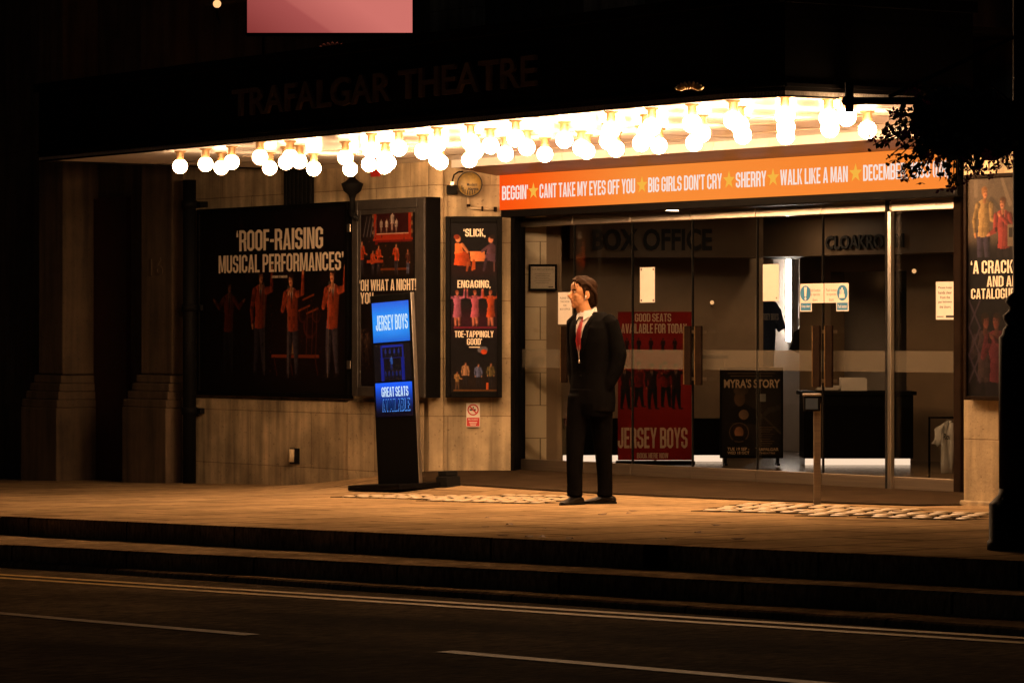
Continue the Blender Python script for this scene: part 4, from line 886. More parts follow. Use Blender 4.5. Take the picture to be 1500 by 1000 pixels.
# ------------------------------------------------------------------ poster cases
def qpx(n):                                         # local picture helpers on the plane n
    return (lambda u: D(u, n)), (lambda u, v: pl(u, v, n)[1])
NP = NW-.06
ux, uz = qpx(NP)
x0, x1 = ux(290), ux(511); z0 = (uz(290, 580)+uz(511, 582))/2; z1 = uz(400, 301)
t = thing('poster_board', 'wide black poster reading ROOF-RAISING MUSICAL PERFORMANCES on the stone wall', 'poster', ((x0+x1)/2, NP, z0))
mb = MB(); mb.box(x0, x1, NP, NW-.003, z0, z1); mb.build('backing', M['black'], t, bevel=.006)
mb = MB()
for a, b, c, e in ((x0, x0+.05, z0, z1), (x1-.05, x1, z0, z1), (x0+.05, x1-.05, z0, z0+.05), (x0+.05, x1-.05, z1-.05, z1)): mb.box(a, b, NP-.02, NP-.001, c, e)
mb.build('frame', M['black'], t, bevel=.004)
W, H = x1-x0-.1, z1-z0-.1; ox, oz = x0+.05, z0+.05
cv = Canvas(W, H, .0065, (9, 7, 7)); cx_ = lambda u: ux(u)-ox; cz_ = lambda u, v: uz(u, v)-oz
cv.glow((cx_(440), cz_(440, 500)), .9, .5, (26, 12, 9), .7)
cv.glow((cx_(470), cz_(470, 330)), .8, .2, (18, 9, 14), .6)
bs = cz_(440, 545)
# drums and riser
cv.clutter(90, [(60, 26, 16), (40, 18, 14), (84, 40, 22), (34, 26, 34)], cx_(395), cx_(470), cz_(430, 545), cz_(430, 430)); cv.clutter(50, [(40, 18, 14), (26, 16, 24)], 0, W, cz_(430, 560), cz_(430, 400))
for a_ in (352, 405, 462): cv.cap((cx_(a_), cz_(a_, 318)), (cx_(a_+14), cz_(a_, 400)), .02, .10, (26, 14, 16), 0, .5)
cv.rect(cx_(398), cx_(468), cz_(430, 524), cz_(430, 519), (96, 42, 22)); 
for a in (402, 425, 462): cv.cap((cx_(a), cz_(a, 523)), (cx_(a+4), cz_(a, 549)), .008, .008, (70, 30, 16))
for a, b, r in ((455, 478, .13), (444, 462, .08), (464, 462, .08)): cv.ell((cx_(a), cz_(a, b)), r, r*.95, (58, 24, 18), .5); cv.ell((cx_(a), cz_(a, b)), r*.75, r*.7, (30, 14, 12), .5)
for a, b in ((452, 436), (458, 456), (446, 452)): cv.cap((cx_(a)-.1, cz_(a, b)-.02), (cx_(a)+.1, cz_(a, b)+.03), .01, .01, (130, 58, 26))
for a in (449, 457, 463): cv.cap((cx_(a), cz_(a, 520)), (cx_(a+2), cz_(a, 450)), .006, .006, (80, 40, 26))
cv.poly([(cx_(426), cz_(426, 518)), (cx_(434), cz_(434, 518)), (cx_(431), cz_(431, 488))], (110, 80, 52))
def mh(u, top, bot): return cz_(u, bot), (cz_(u, top)-cz_(u, bot))
for u, top, bot, arms, f, dim in ((335, 407, 545, ('out', 'out'), 1, .42), (381, 390, 549, ('down', 'up'), 1, .72), (429, 395, 553, ('mic', 'up'), -1, .95), (487, 388, 552, ('mic', 'up'), -1, 1.05)):
    z, h_ = mh(u, top, bot); cv.man(cx_(u), z, h_*.985, jacket=(178, 72, 40), legs=(66, 58, 70), skin=(232, 150, 104), arms=arms, face=f, dim=dim, mic=True)
cv.build('print', ox, oz, NP-.004, M['print'], t, gain=1.35)
mb = MB(); 
block_text('`ROOF-RAISING', ux(347), ux(474), uz(410, 366), uz(410, 335), NP-.006, mb, 0); block_text("MUSICAL PERFORMANCES'", ux(321), ux(504), uz(412, 398), uz(412, 371.5), NP-.006, mb)
block_text('EVENING STANDARD', ux(399), ux(421.5), uz(410, 407), uz(410, 403.5), NP-.006, mb)
mb.build('lettering', M['cream'], t)
# case beside it
NC = NW-.20; ux, uz = qpx(NC)
x0, x1 = ux(515), ux(621); z0 = uz(560, 581); z1 = uz(570, 291)
t = thing('poster_case', 'tall deep framed poster case reading OH WHAT A NIGHT behind the screen totem', 'poster case', ((x0+x1)/2, NC, z0))
mb = MB(); mb.box(x0, x1, NC+.03, NW-.003, z0, z1); mb.build('backing', M['black'], t)
mb = MB(); fw = .10
for a, b, c, e in ((x0, x0+fw, z0, z1), (x1-fw*1.2, x1, z0, z1), (x0+fw, x1-fw*1.2, z0, z0+fw), (x0+fw, x1-fw*1.2, z1-fw, z1)): mb.box(a, b, NC, NC+.029, c, e)
g2 = fw+.045
for a, b, c, e in ((x0+fw, x0+g2, z0+fw, z1-fw), (x1-fw*1.2-.045, x1-fw*1.2, z0+fw, z1-fw), (x0+g2, x1-fw*1.2-.045, z1-fw-.045, z1-fw)): mb.box(a, b, NC+.008, NC+.028, c, e)
mb.build('frame', mat('frame_black_worn', (.035, .03, .026), .5, var=.5, scale=9, bump=.2, bscale=40), t, bevel=.008)
for v in (334, 534): mb = MB(); a = ux(511.5); zz = uz(512, v); mb.box(a-.03, a+.03, NC-.01, NC-.001, zz-.04, zz+.04); mb.build('hinge', M['steel'], t, bevel=.004)
ox, oz = x0+.11, z0+.11; W, H = x1-x0-.24, z1-z0-.25
cv = Canvas(W, H, .0055, (12, 9, 9)); cx_ = lambda u: ux(u)-ox; cz_ = lambda v: uz(566, v)-oz
cv.glow((cx_(548), cz_(345)), .3, .3, (40, 26, 26), .5)
cv.rect(cx_(545), cx_(603), cz_(352), cz_(306), (120, 34, 16)); cv.rect(cx_(550), cx_(597), cz_(343), cz_(310), (38, 12, 12))
for u in (545, 602): 
    for k in range(7): cv.ell((cx_(u), cz_(310+k*6)), .016, .022, (110, 80, 56) if k % 2 else (40, 26, 20))
for u, h_ in ((557, .15), (565, .15), (573, .22), (579, .15)): cv.man(cx_(u), cz_(342), h_, jacket=(200, 180, 170), legs=(150, 120, 110), skin=(230, 200, 185), arms='down', shirt=None, spread=.05)
cv.rect(cx_(550), cx_(597), cz_(343), cz_(341.5), (160, 120, 104)); cv.rect(cx_(548), cx_(602), cz_(358), cz_(351), (84, 20, 16))
for k in range(4): cv.cap((cx_(531+k*5), cz_(345)), (cx_(536+k*5), cz_(316)), .008, .004, (70, 66, 70), 0)
cv.rect(cx_(552), cx_(604), cz_(404), cz_(355), (24, 15, 10)); cv.rect(cx_(556), cx_(598), cz_(396), cz_(393), (84, 40, 20))
for u, arms, f, h_ in ((529, ('down', 'fwd'), 1, .36), (545, ('down', 'fwd'), 1, .26), (553, ('fwd', 'fwd'), 1, .31), (579, ('mic', 'down'), 1, .32), (596, ('mic', 'down'), -1, .26)):
    cv.man(cx_(u), cz_(403), h_, jacket=(214, 74, 32) if u < 590 else (90, 46, 32), legs=(52, 44, 54) if u < 590 else (92, 96, 130), skin=(226, 150, 108), arms=arms, face=f, spread=.06, mic=(u == 579))
cv.rect(cx_(536), cx_(560), cz_(384), cz_(380), (140, 52, 26))
for u in (520, 528, 536): cv.man(cx_(u), cz_(530), .30, jacket=(72, 52, 46), legs=(60, 42, 36), skin=(120, 84, 62), arms='mic', dim=.8)
cv.glow((cx_(560), cz_(500)), .3, .4, (30, 18, 16), .6)
cv.clutter(60, [(60, 36, 26), (44, 22, 18), (90, 50, 30)], cx_(522), cx_(612), cz_(405), cz_(300)); cv.clutter(70, [(60, 44, 38), (36, 24, 22), (84, 64, 50)], 0, cx_(540), cz_(540), cz_(480))
cv.build('print', ox, oz, NC+.012, M['print'], t, gain=1.15)
mb = MB(); block_text('`OH WHAT A NIGHT!', ux(525.5), ux(608.5), uz(566, 425.5), uz(566, 409), NC+.008, mb); block_text('YOU', ux(527), ux(546), uz(530, 445), uz(530, 428.5), NC+.008, mb)
mb.build('lettering', M['cream'], t)
# narrow case on the splayed pier
Y = 33.0; k = Y/F; t = fthing('poster_case', 'narrow black poster case reading SLICK, ENGAGING, TOE-TAPPINGLY GOOD on the pier', 'poster case', 694, 582, Y)
W, H = 83*k, 265*k
mb = MB(); mb.box(-W/2, W/2, 0, .13, 0, H); mb.build('case', M['black'], t, local=True, bevel=.01)
mb = MB(); 
for a, b, c, e in ((-W/2, -W/2+.05, 0, H), (W/2-.05, W/2, 0, H), (-W/2+.05, W/2-.05, 0, .06), (-W/2+.05, W/2-.05, H-.06, H)): mb.box(a, b, -.025, -.001, c, e)
mb.build('frame', M['black'], t, local=True, bevel=.006)
kx = lambda u: (u-694)*k; kz = lambda v: (582-v)*k
cv = Canvas(W-.09, H-.11, .005, (11, 9, 12)); cx_ = lambda u: kx(u)+(W-.09)/2; cz_ = lambda v: kz(v)-.055
cv.glow((cx_(694), cz_(470)), .3, .12, (54, 10, 26), .7); cv.glow((cx_(694), cz_(395)), .3, .08, (40, 10, 14), .6); cv.glow((cx_(694), cz_(560)), .3, .12, (34, 20, 12), .6)
# couple at a table
cv.poly([(cx_(690), cz_(383)), (cx_(711), cz_(383)), (cx_(710), cz_(368)), (cx_(688), cz_(368))], (226, 132, 78)); cv.cap((cx_(694), cz_(382)), (cx_(692), cz_(395)), .012, .01, (190, 90, 40)); cv.rect(cx_(692), cx_(696), cz_(395), cz_(383), (160, 70, 30))
cv.poly([(cx_(665), cz_(388)), (cx_(690), cz_(390)), (cx_(687), cz_(372)), (cx_(676), cz_(366)), (cx_(667), cz_(372))], (222, 84, 32), .5); cv.poly([(cx_(666), cz_(372)), (cx_(678), cz_(370)), (cx_(677), cz_(357)), (cx_(667), cz_(356))], (226, 120, 60)); cv.cap((cx_(677), cz_(358)), (cx_(685), cz_(369)), .015, .012, (216, 134, 90)); cv.ell((cx_(671), cz_(350)), .026, .033, (216, 140, 96)); cv.ell((cx_(669), cz_(347)), .028, .024, (130, 46, 20)); cv.cap((cx_(686), cz_(385)), (cx_(684), cz_(396)), .012, .009, (170, 80, 40))
cv.poly([(cx_(712), cz_(372)), (cx_(726), cz_(374)), (cx_(726), cz_(360)), (cx_(721), cz_(355)), (cx_(716), cz_(358))], (96, 62, 76), .5); cv.cap((cx_(716), cz_(361)), (cx_(706), cz_(368)), .017, .012, (96, 62, 76)); cv.poly([(cx_(711), cz_(381)), (cx_(726), cz_(384)), (cx_(725), cz_(372)), (cx_(711), cz_(373))], (84, 56, 74)); cv.cap((cx_(712), cz_(380)), (cx_(709), cz_(396)), .015, .011, (60, 40, 56)); cv.ell((cx_(719), cz_(351)), .024, .032, (204, 128, 92)); cv.ell((cx_(721), cz_(347)), .026, .02, (40, 22, 16)); cv.cap((cx_(724), cz_(384)), (cx_(724), cz_(397)), .006, .006, (120, 80, 80))
# dancers
for u, c, sk in ((670, (206, 112, 150), 1), (696, (216, 104, 130), 1), (719, (214, 84, 40), -1)): cv.man(cx_(u), cz_(479), 55*k, jacket=c, legs=(30, 14, 18), skin=(226, 134, 104), hair=(130, 60, 36), arms='up', face=sk, shirt=None, skirt=c, spread=.05)
cv.rect(cx_(664), cx_(728), cz_(481), cz_(478), (96, 18, 40))
# four men
for u, c, z_ in ((682, (200, 150, 110), 566), (701, (110, 120, 170), 568), (719, (120, 104, 60), 567)): cv.man(cx_(u), cz_(z_), 37*k, jacket=c, legs=(34, 28, 32), skin=(220, 150, 112), arms='down', shirt=None, spread=.06)
cv.man(cx_(670), cz_(571), 28*k, jacket=(196, 150, 90), legs=(110, 80, 56), arms='fwd', shirt=None, skin=(220, 140, 96)); cv.rect(cx_(712), cx_(715), cz_(570), cz_(560), (180, 80, 36)); cv.rect(cx_(664), cx_(728), cz_(572.5), cz_(570.5), (84, 54, 26))
cv.cap((cx_(704), cz_(512)), (cx_(710), cz_(512)), .03, .03, (80, 80, 90), 0); cv.ell((cx_(709), cz_(515)), .03, .025, (200, 70, 30))
cv.build('print', -(W-.09)/2, .055, -.006, M['print'], t, local=True)
mb = MB(); block_text('`SLICK,', kx(679), kx(711), kz(346.5), kz(335), -.008, mb); block_text('ENGAGING,', kx(670), kx(718.5), kz(421.5), kz(410.5), -.008, mb); block_text('TOE-TAPPINGLY', kx(666), kx(723), kz(494), kz(484.5), -.008, mb); block_text("GOOD'", kx(684), kx(706), kz(505), kz(495.5), -.008, mb); mb.box(kx(687), kx(703), -.0085, -.008, kz(509), kz(507.6))
mb.build('lettering', M['cream'], t, local=True)
# poster on the right-hand pier
NQ = NR-.07; ux, uz = qpx(NQ); x0, x1 = ux(1414), ux(1545); z0, z1 = uz(1445, 586), uz(1445, 255)
t = thing('poster_board', 'tall poster reading A CRACK and CATALOGUE on the pier beside the lamp post', 'poster', ((x0+x1)/2, NQ, z0))
mb = MB(); mb.box(x0, x1, NQ, NR-.003, z0, z1); mb.build('backing', M['black'], t, bevel=.006)
mb = MB()
for a, b, c, e in ((x0, x0+.03, z0, z1), (x1-.03, x1, z0, z1), (x0+.03, x1-.03, z0, z0+.03), (x0+.03, x1-.03, z1-.03, z1)): mb.box(a, b, NQ-.02, NQ-.001, c, e)
mb.build('frame', M['bronze'], t, bevel=.004)
ox, oz = x0+.03, z0+.03; cv = Canvas(x1-x0-.06, z1-z0-.06, .006, (14, 11, 13)); cx_ = lambda u: ux(u)-ox; cz_ = lambda v: uz(1450, v)-oz
cv.rect(0, cv.w, cz_(385), cv.h, (92, 80, 66), .2); cv.glow((cx_(1420), cz_(372)), .8, .09, (14, 11, 13), 1); cv.glow((cx_(1470), cz_(380)), .8, .06, (14, 11, 13), 1)
cv.cap((cx_(1453), cz_(292)), (cx_(1490), cz_(335)), .02, .02, (60, 54, 48), 0, .8); cv.cap((cx_(1430), cz_(262)), (cx_(1430), cz_(285)), .02, .02, (118, 104, 88), 0, .6); cv.cap((cx_(1468), cz_(262)), (cx_(1480), cz_(300)), .015, .02, (118, 104, 88), 0, .6)
u_ = (ux(1480)-ux(1420))/60
q = lambda a, b: (cx_(a), cz_(b))
hh = cz_(270)-cz_(404)
cv.man(cx_(1441), cz_(405), hh, jacket=(196, 160, 100), legs=(70, 60, 86), skin=(222, 152, 100), hair=(150, 100, 52), arms=('down', 'fwd'), face=1, shirt=None)
cv.man(cx_(1471), cz_(424), hh*1.02, jacket=(186, 74, 68), legs=(40, 30, 36), skin=(224, 152, 108), hair=(84, 52, 30), arms=('fwd', 'mic'), face=-1, shirt=(206, 120, 104))
cv.rect(cx_(1476), cx_(1486), cz_(362), cz_(330), (112, 98, 80)); cv.rect(cx_(1478), cx_(1484), cz_(348), cz_(334), (44, 38, 34))
cv.rect(0, cv.w, cz_(450), cz_(377), (14, 11, 13), 0)
for a, c in ((1444, (70, 52, 56)), (1462, (104, 40, 52))): cv.man(cx_(a), cz_(640), cz_(455)-cz_(640), jacket=c, legs=(30, 22, 30), skin=(120, 66, 54), arms='mic', face=1 if a < 1450 else -1, shirt=None, dim=.9)
for a, c in (): cv.cap(q(a, 530), q(a, 490), .12, .10, c); cv.ell(q(a+4, 470), .09, .13, (110, 56, 44)); cv.ell(q(a+2, 461), .11, .09, (26, 16, 16)); cv.cap(q(a-4, 492), q(a+3, 522), .05, .03, (120, 64, 52)); cv.cap(q(a-6, 535), q(a+14, 550), .06, .05, (44, 28, 40))
for k_ in range(3): cv.cap(q(1420, 440+k_*40), q(1436, 480+k_*40), .008, .008, (50, 40, 52), 0); cv.cap(q(1436, 440+k_*40), q(1420, 480+k_*40), .008, .008, (50, 40, 52), 0)
cv.build('print', ox, oz, NQ-.004, M['print'], t, gain=.7)
mb = MB(); zz = lambda v: uz(1450, v); block_text('`A CRACKER', ux(1423), ux(1502), zz(400.5), zz(381.5), NQ-.007, mb); block_text('AND ALL', ux(1446.5), ux(1497), zz(420), zz(404.5), NQ-.007, mb); block_text('CATALOGUE', ux(1423.5), ux(1487), zz(437.5), zz(422.5), NQ-.007, mb); mb.build('lettering', M['cream'], t)

# ------------------------------------------------------------------ digital totem
gd, gn = -4.47, 1.30
t = thing('digital_totem', 'slim black totem with glowing blue screens leaning slightly on the pavement', 'screen totem', (gd, gn, gz(gd, gn)), (R(1.3), R(-2.6), 0))
KH, KW = 1.80, .66
mb = MB(); mb.box(-.44, .40, -.30, .34, .0, .05); mb.build('base_plate', M['black'], t, local=True, bevel=.01)
mb = MB(); mb.box(.33, .50, .16, .32, .0, .10); mb.box(.345, .485, .175, .305, .101, .15); mb.build('weight', M['black_soft'], t, local=True, bevel=.01)
mb = MB(); mb.box(-KW/2, KW/2, -.03, .004, .051, KH); mb.build('body', mat('totem_black', (.003, .003, .003), .6, spec=.06), t, local=True, bevel=.006)
mb = MB(); mb.box(KW/2+.001, KW/2+.010, -.034, .006, .051, KH); mb.build('side_trim', M['silver'], t, local=True, bevel=.003)
sw = KW*.5-.035
def scr(name, z0, z1, fn):
    cv = Canvas(2*sw, z1-z0, .006, (0, 0, 0)); fn(cv); o = cv.build(name, -sw, z0, -.034, M['screen'], t, grain=1.5, local=True)
    mb = MB(); mb.box(-sw-.004, sw+.004, -.0335, -.0305, z0-.004, z1+.004); mb.build('bezel', M['black'], o, local=True)
    return o
def f1(cv):
    zt_ = cv.Z/cv.h; cv.A[..., 0] = 18+18*zt_; cv.A[..., 1] = 92+52*np.sin(math.pi*zt_); cv.A[..., 2] = 205+38*np.sin(math.pi*zt_*.9)
    cv.glow((cv.w*.5, cv.h*.38), cv.w*.45, cv.h*.25, (60, 150, 250), .7)
def f2(cv):
    cv.A[:] = (1, 2, 8); w_, h_ = cv.w, cv.h
    for x in (.22, .78): cv.rect(w_*(x-.04), w_*(x+.04), 0, h_*.62, (8, 24, 120))
    cv.rect(w_*.2, w_*.8, h_*.90, h_*.95, (10, 34, 150)); cv.rect(w_*.2, w_*.8, h_*.60, h_*.62, (6, 20, 90)); cv.rect(w_*.19, w_*.23, h_*.6, h_*.95, (8, 26, 120)); cv.rect(w_*.77, w_*.81, h_*.6, h_*.95, (8, 26, 120))
    for i in range(4): cv.man(w_*(.32+.12*i), h_*.64, h_*.24, jacket=(14, 50, 170), legs=(6, 18, 80), skin=(40, 90, 210), hair=(5, 10, 40), shirt=None)
    cv.man(w_*.47, h_*.28, h_*.40, jacket=(60, 120, 235), legs=(10, 36, 130), skin=(110, 160, 240), hair=(8, 14, 50), arms=('mic', 'down'), shirt=None)
    for i in range(5): cv.man(w_*(.30+.1*i), h_*.03, h_*.26, jacket=(10, 40, 140), legs=(4, 12, 60), skin=(20, 60, 170), hair=(4, 8, 30), shirt=None)
def f3(cv):
    zt_ = np.clip(cv.Z/cv.h, 0, 1)[..., None]; top = np.array((22, 92, 225.)); cv.A[:] = top*np.clip((zt_-.10)/.8, 0, 1)**1.0; cv.A[..., 2] += 18
zk = lambda a: KH-a
scr('screen', KH-.44, KH-.07, f1); scr('screen', KH-.80, KH-.455, f2); scr('screen', KH-1.13, KH-.815, f3)
mb = MB(); block_text('JERSEY BOYS', -sw+.055, sw-.02, KH-.33, KH-.19, -.036, mb); block_text('GREAT SEATS', -sw+.10, sw-.06, KH-.945, KH-.855, -.036, mb, lift=.0001); mb.build('lettering', M['screen_text'], t, local=True)
# outlined second word
mo = MB(); block_text('AVAILABLE', -sw+.10, sw-.04, KH-1.085, KH-.965, -.0355, mo); mo.build('outline_lettering', emis('lit_screen_blue', (.10, .32, .95), .8), t, local=True)
mo = MB(); block_text('AVAILABLE', -sw+.108, sw-.048, KH-1.076, KH-.974, -.0375, mo)
cxs = [p[0] for p in mo.v]; mo.build('outline_fill', emis('lit_screen_navy', (.008, .03, .16), .6), t, local=True)

# ------------------------------------------------------------------ push-button post
gd, gn = 1.93, .68
t = thing('button_post', 'slim metal door push button post on the pavement before the glass doors', 'post', (gd, gn, gz(gd, gn)), (0, 0, FRONT))
k = 26.05/F
mb = MB(); mb.box(-5*k, 5*k, -.026, .026, .006, 150*k); mb.build('post', M['steel_dark'], t, local=True, bevel=.004)
mb = MB(); mb.box(-.06, .06, -.06, .06, 0, .006); mb.build('foot_plate', M['steel_dark'], t, local=True)
mb = MB(); mb.box(-20*k, 4*k, -.06, .03, 138*k, 160*k); mb.build('button_box', M['black'], t, local=True, bevel=.004)
mb = MB(); mb.box(-21*k, 5*k, -.07, .03, 160.5*k, 164*k); mb.build('cap', M['steel'], t, local=True, bevel=.003)
mb = MB(); mb.box(-18*k, 0, -.064, -.061, 141*k, 157*k); mb.build('button', mat('push_pad_blue', (.035, .05, .075), .4), t, local=True, bevel=.003)

# ------------------------------------------------------------------ notices
def notice(name, label, u0, u1, v0, v1, n, cat='notice', frame=0):
    a, b = D(u0, n), D(u1, n); um = (u0+u1)/2; z1, z0 = pl(um, v0, n)[1], pl(um, v1, n)[1]
    t = thing(name, label, cat, ((a+b)/2, n, z0)); mb = MB(); mb.box(a, b, n, n+.002, z0, z1); mb.build('sheet', M['paper'], t); return t, a, b, z0, z1
ng = ND-.0135
t, a, b, z0, z1 = notice('paper_notice', 'white notice with short centred lines on the glass by the man\'s face', 817.5, 838, 428, 475, ng)
h_ = z1-z0; w_ = b-a; mb = MB()
for i, s_ in enumerate(('PLEASE USE', 'THIS DOOR', 'FOR', 'BOX OFFICE')): L_ = len(s_)/10*.36*w_; font_text(s_, (a+b)/2-L_, (a+b)/2+L_, z1-h_*(.21+.115*i), z1-h_*(.15+.115*i), n_ := ng-.001, bold=.01, mb=mb)
mb.box(a+w_*.72, a+w_*.95, ng-.002, ng-.0008, z0+h_*.05, z0+h_*.10); mb.build('lettering', M['grey_ink'], t)
t, a, b, z0, z1 = notice('paper_notice', 'blank tall white sheet taped to the glass right of the man', 937.5, 959, 391.5, 443, ng)
mb = MB(); 
for xx, zz_ in ((a+.01, z0+.01), (b-.03, z0+.01), (a+.01, z1-.03), (b-.03, z1-.03)): mb.box(xx, xx+.02, ng-.001, ng-.0002, zz_, zz_+.02)
mb.build('tape', M['grey_ink'], t)
t, a, b, z0, z1 = notice('paper_notice', 'blank white sheet on the glass in front of the bright doorway', 1117.5, 1141, 387, 441, ng)
mb = MB(); mb.box(b-.04, b-.025, ng-.001, ng-.0003, z0+.02, z0+.035); mb.build('tape', M['grey_ink'], t)
t, a, b, z0, z1 = notice('paper_notice', 'white notice asking to keep hands clear of the doors, on the last pane', 1371, 1398, 412.5, 468, ng)
h_ = z1-z0; w_ = b-a; mb = MB()
for i, s_ in enumerate(('Please keep', 'hands clear', 'from the', 'gap between', 'the doors')): L_ = len(s_)/11*.37*w_; font_text(s_, (a+b)/2-L_, (a+b)/2+L_, z1-h_*(.20+.125*i), z1-h_*(.125+.125*i), ng-.001, bold=.012, mb=mb)
mb.box(a+w_*.55, a+w_*.96, ng-.002, ng-.0008, z0+h_*.05, z0+h_*.11); mb.box(a+w_*.06, a+w_*.42, ng-.002, ng-.0008, z0+h_*.07, z0+h_*.09); mb.build('lettering', M['ink'], t)
for j, (u0, u1, uc, ut, word) in enumerate(((1172, 1206.5, 1180, 1194, 'Keep clear'), (1207.5, 1243, 1234, 1218, 'Push button'))):
    a, b = D(u0, ng), D(u1, ng); z1 = pl(1207, 415, ng)[1]; z0 = pl(1207, 456, ng)[1]; zm = pl(1207, 443.5, ng)[1]
    pu0, pu1 = (1172, 1189) if j == 0 else (1225, 1243)
    t = thing('door_sign', ('white and blue door sign with a round warning symbol, left of the joint' if j == 0 else 'white and blue door sign with a round hand symbol, right of the joint'), 'sign', ((a+b)/2, ng, z0), group='automatic door signs on the glass')
    mb = MB(); mb.box(a, b, ng, ng+.002, zm, z1); mb.box(D(pu0, ng), D(pu1, ng), ng, ng+.002, z0, zm-.0005); mb.build('sheet', M['paper'], t)
    c = D(uc, ng); mb = MB(); r = .068; ngon_disc(mb, (c, z1-.085), r, ng-.001, ng-.0002, 32); mb.box(D(pu0+1.2, ng), D(pu1-1.2, ng), ng-.001, ng-.0002, z0+.01, z0+.075); mb.build('blue_symbol', M['blue'], t)
    mb = MB(); yy = ng-.0016
    if j == 0:
        mb.poly([(c-.010, yy, z1-.115), (c+.010, yy, z1-.115), (c+.018, yy, z1-.03), (c-.018, yy, z1-.03)]); ngon_disc(mb, (c, z1-.133), .012, yy, yy+.0003, 12)
    else:
        mb.box(c-.012, c+.006, yy, yy+.0003, z1-.13, z1-.04); mb.box(c-.04, c+.03, yy-.0004, yy-.0001, z1-.13, z1-.095); mb.box(c+.010, c+.020, yy, yy+.0003, z1-.094, z1-.06); mb.box(c-.032, c-.022, yy, yy+.0003, z1-.094, z1-.055)
    font_text(word, D(pu0+2.5, ng), D(pu1-2.5, ng), z0+.028, z0+.06, yy, mb=mb, bold=.01); mb.build('white_symbol', M['paper'], t)
    mb = MB(); e = .066
    for i, s_ in enumerate(('Push button', 'to operate', 'doors')): L_ = len(s_)/11*.066; font_text(s_, D(ut, ng)-L_*1.05, D(ut, ng)+L_*1.05, z1-.072-.042*i, z1-.045-.042*i, ng-.001, mb=mb)
    mb.build('lettering', M['grey_ink'], t)
Y = 33.8; t = fthing('framed_notice', 'black framed notice hanging on the marble wall inside the doors', 'notice', 795, 426, Y); k = Y/F
mb = MB(); w_, h_ = 21*k, 39*k
for a, b, c, e in ((-w_, -w_+.022, 0, h_), (w_-.022, w_, 0, h_), (-w_+.022, w_-.022, 0, .022), (-w_+.022, w_-.022, h_-.022, h_)): mb.box(a, b, -.02, .01, c, e)
mb.build('frame', M['black'], t, local=True, bevel=.003)
mb = MB(); mb.box(-w_+.021, w_-.021, -.008, .008, .021, h_-.021); mb.build('sheet', mat('notice_paper_grey', (.45, .40, .34), .5), t, local=True)
mb = MB(); font_text('PLEASE RESPECT OUR NEIGHBOURS', -w_*.75, w_*.75, h_*.78, h_*.84, -.0095, mb=mb, bold=.01)
for i in range(6): mb.box(-w_*(.55-.05*(i % 2)), w_*(.55-.06*(i % 3)), -.0092, -.0085, h_*(.62-.065*i), h_*(.635-.065*i))
mb.box(w_*.4, w_*.75, -.0092, -.0085, h_*.12, h_*.17); mb.build('lettering', M['grey_ink'], t, local=True)
Y = 33.13; k = Y/F; t = fthing('no_smoking_sign', 'small no smoking sign on the pier below the narrow poster case', 'sign', 693, 625, Y)
mb = MB(); mb.box(-10*k, 10*k, .0, .004, 0, 35*k); mb.build('plate', M['paper'], t, local=True)
mb = MB(); n_ = 32; r1, r0 = 8.3*k, 6.5*k; zc = 25*k
for j in range(n_):
    a, b = 2*math.pi*j/n_, 2*math.pi*(j+1)/n_; mb.poly([(r0*math.cos(a), -.001, zc+r0*math.sin(a)), (r1*math.cos(a), -.001, zc+r1*math.sin(a)), (r1*math.cos(b), -.001, zc+r1*math.sin(b)), (r0*math.cos(b), -.001, zc+r0*math.sin(b))])
c_ = .7071*r0; mb.poly([(-c_-.004, -.0016, zc+c_-.006), (-c_+.006, -.0016, zc+c_+.004), (c_+.004, -.0016, zc-c_+.006), (c_-.006, -.0016, zc-c_-.004)][::-1]); mb.box(-9.3*k, 9.3*k, -.001, -.0002, 1*k, 13.5*k); mb.build('red_print', M['red'], t, local=True)
mb = MB(); mb.box(-5*k, 4*k, -.0013, -.0006, zc-.008, zc+.008); mb.box(-.5*k, 1*k, -.0012, -.0005, zc+.012, zc+.03); mb.build('cigarette', M['ink'], t, local=True)
mb = MB(); font_text('No smoking', -7*k, 7*k, 9.3*k, 12*k, -.0014, mb=mb, bold=.02)
for i in range(3): mb.box(-(6-i)*k, (6-i)*k, -.0016, -.0012, (6.5-2*i)*k, (7.4-2*i)*k)
mb.build('lettering', M['paper'], t, local=True)
# alarm bell, camera box, conduit
t = fthing('alarm_bell', 'round brass coloured alarm bell box high on the pier', 'alarm', 688, 270, 33.1); k = 33.1/F
mb = MB(); n_ = 32; mb.rings([[(r*math.cos(2*math.pi*j/n_), y, r*math.sin(2*math.pi*j/n_)) for j in range(n_)] for r, y in ((18.5*k, .05), (18.5*k, -.02), (17.5*k, -.035), (12*k, -.05), (3*k, -.056))]); mb.build('cover', mat('alarm_cover', (.50, .33, .07), .45, var=.6, scale=7, col2=(.13, .09, .04)), t, local=True)
mb = MB(); n_ = 36
for j in range(n_):
    a, b = 2*math.pi*j/n_, 2*math.pi*(j+1)/n_; mb.hexa([(r*k*math.cos(q), y, r*k*math.sin(q)) for y in (-.042,) for r, q in ((17.2, a), (18.8, a), (18.8, b), (17.2, b))]+[(r*k*math.cos(q), -.02, r*k*math.sin(q)) for r, q in ((17.2, a), (18.8, a), (18.8, b), (17.2, b))])
for i in range(7): a = R(200+i*18); mb.box(math.cos(a)*12*k-.004, math.cos(a)*12*k+.004, -.055, -.046, math.sin(a)*13*k-.022, math.sin(a)*13*k+.02)
font_text('Modern', -4*k, 11*k, -3*k, 1.5*k, -.057, mb=mb, bold=.02); font_text('Alarms', -3*k, 13*k, -9.5*k, -4.5*k, -.057, mb=mb, bold=.03); mb.build('dark_print', M['ink'], t, local=True)
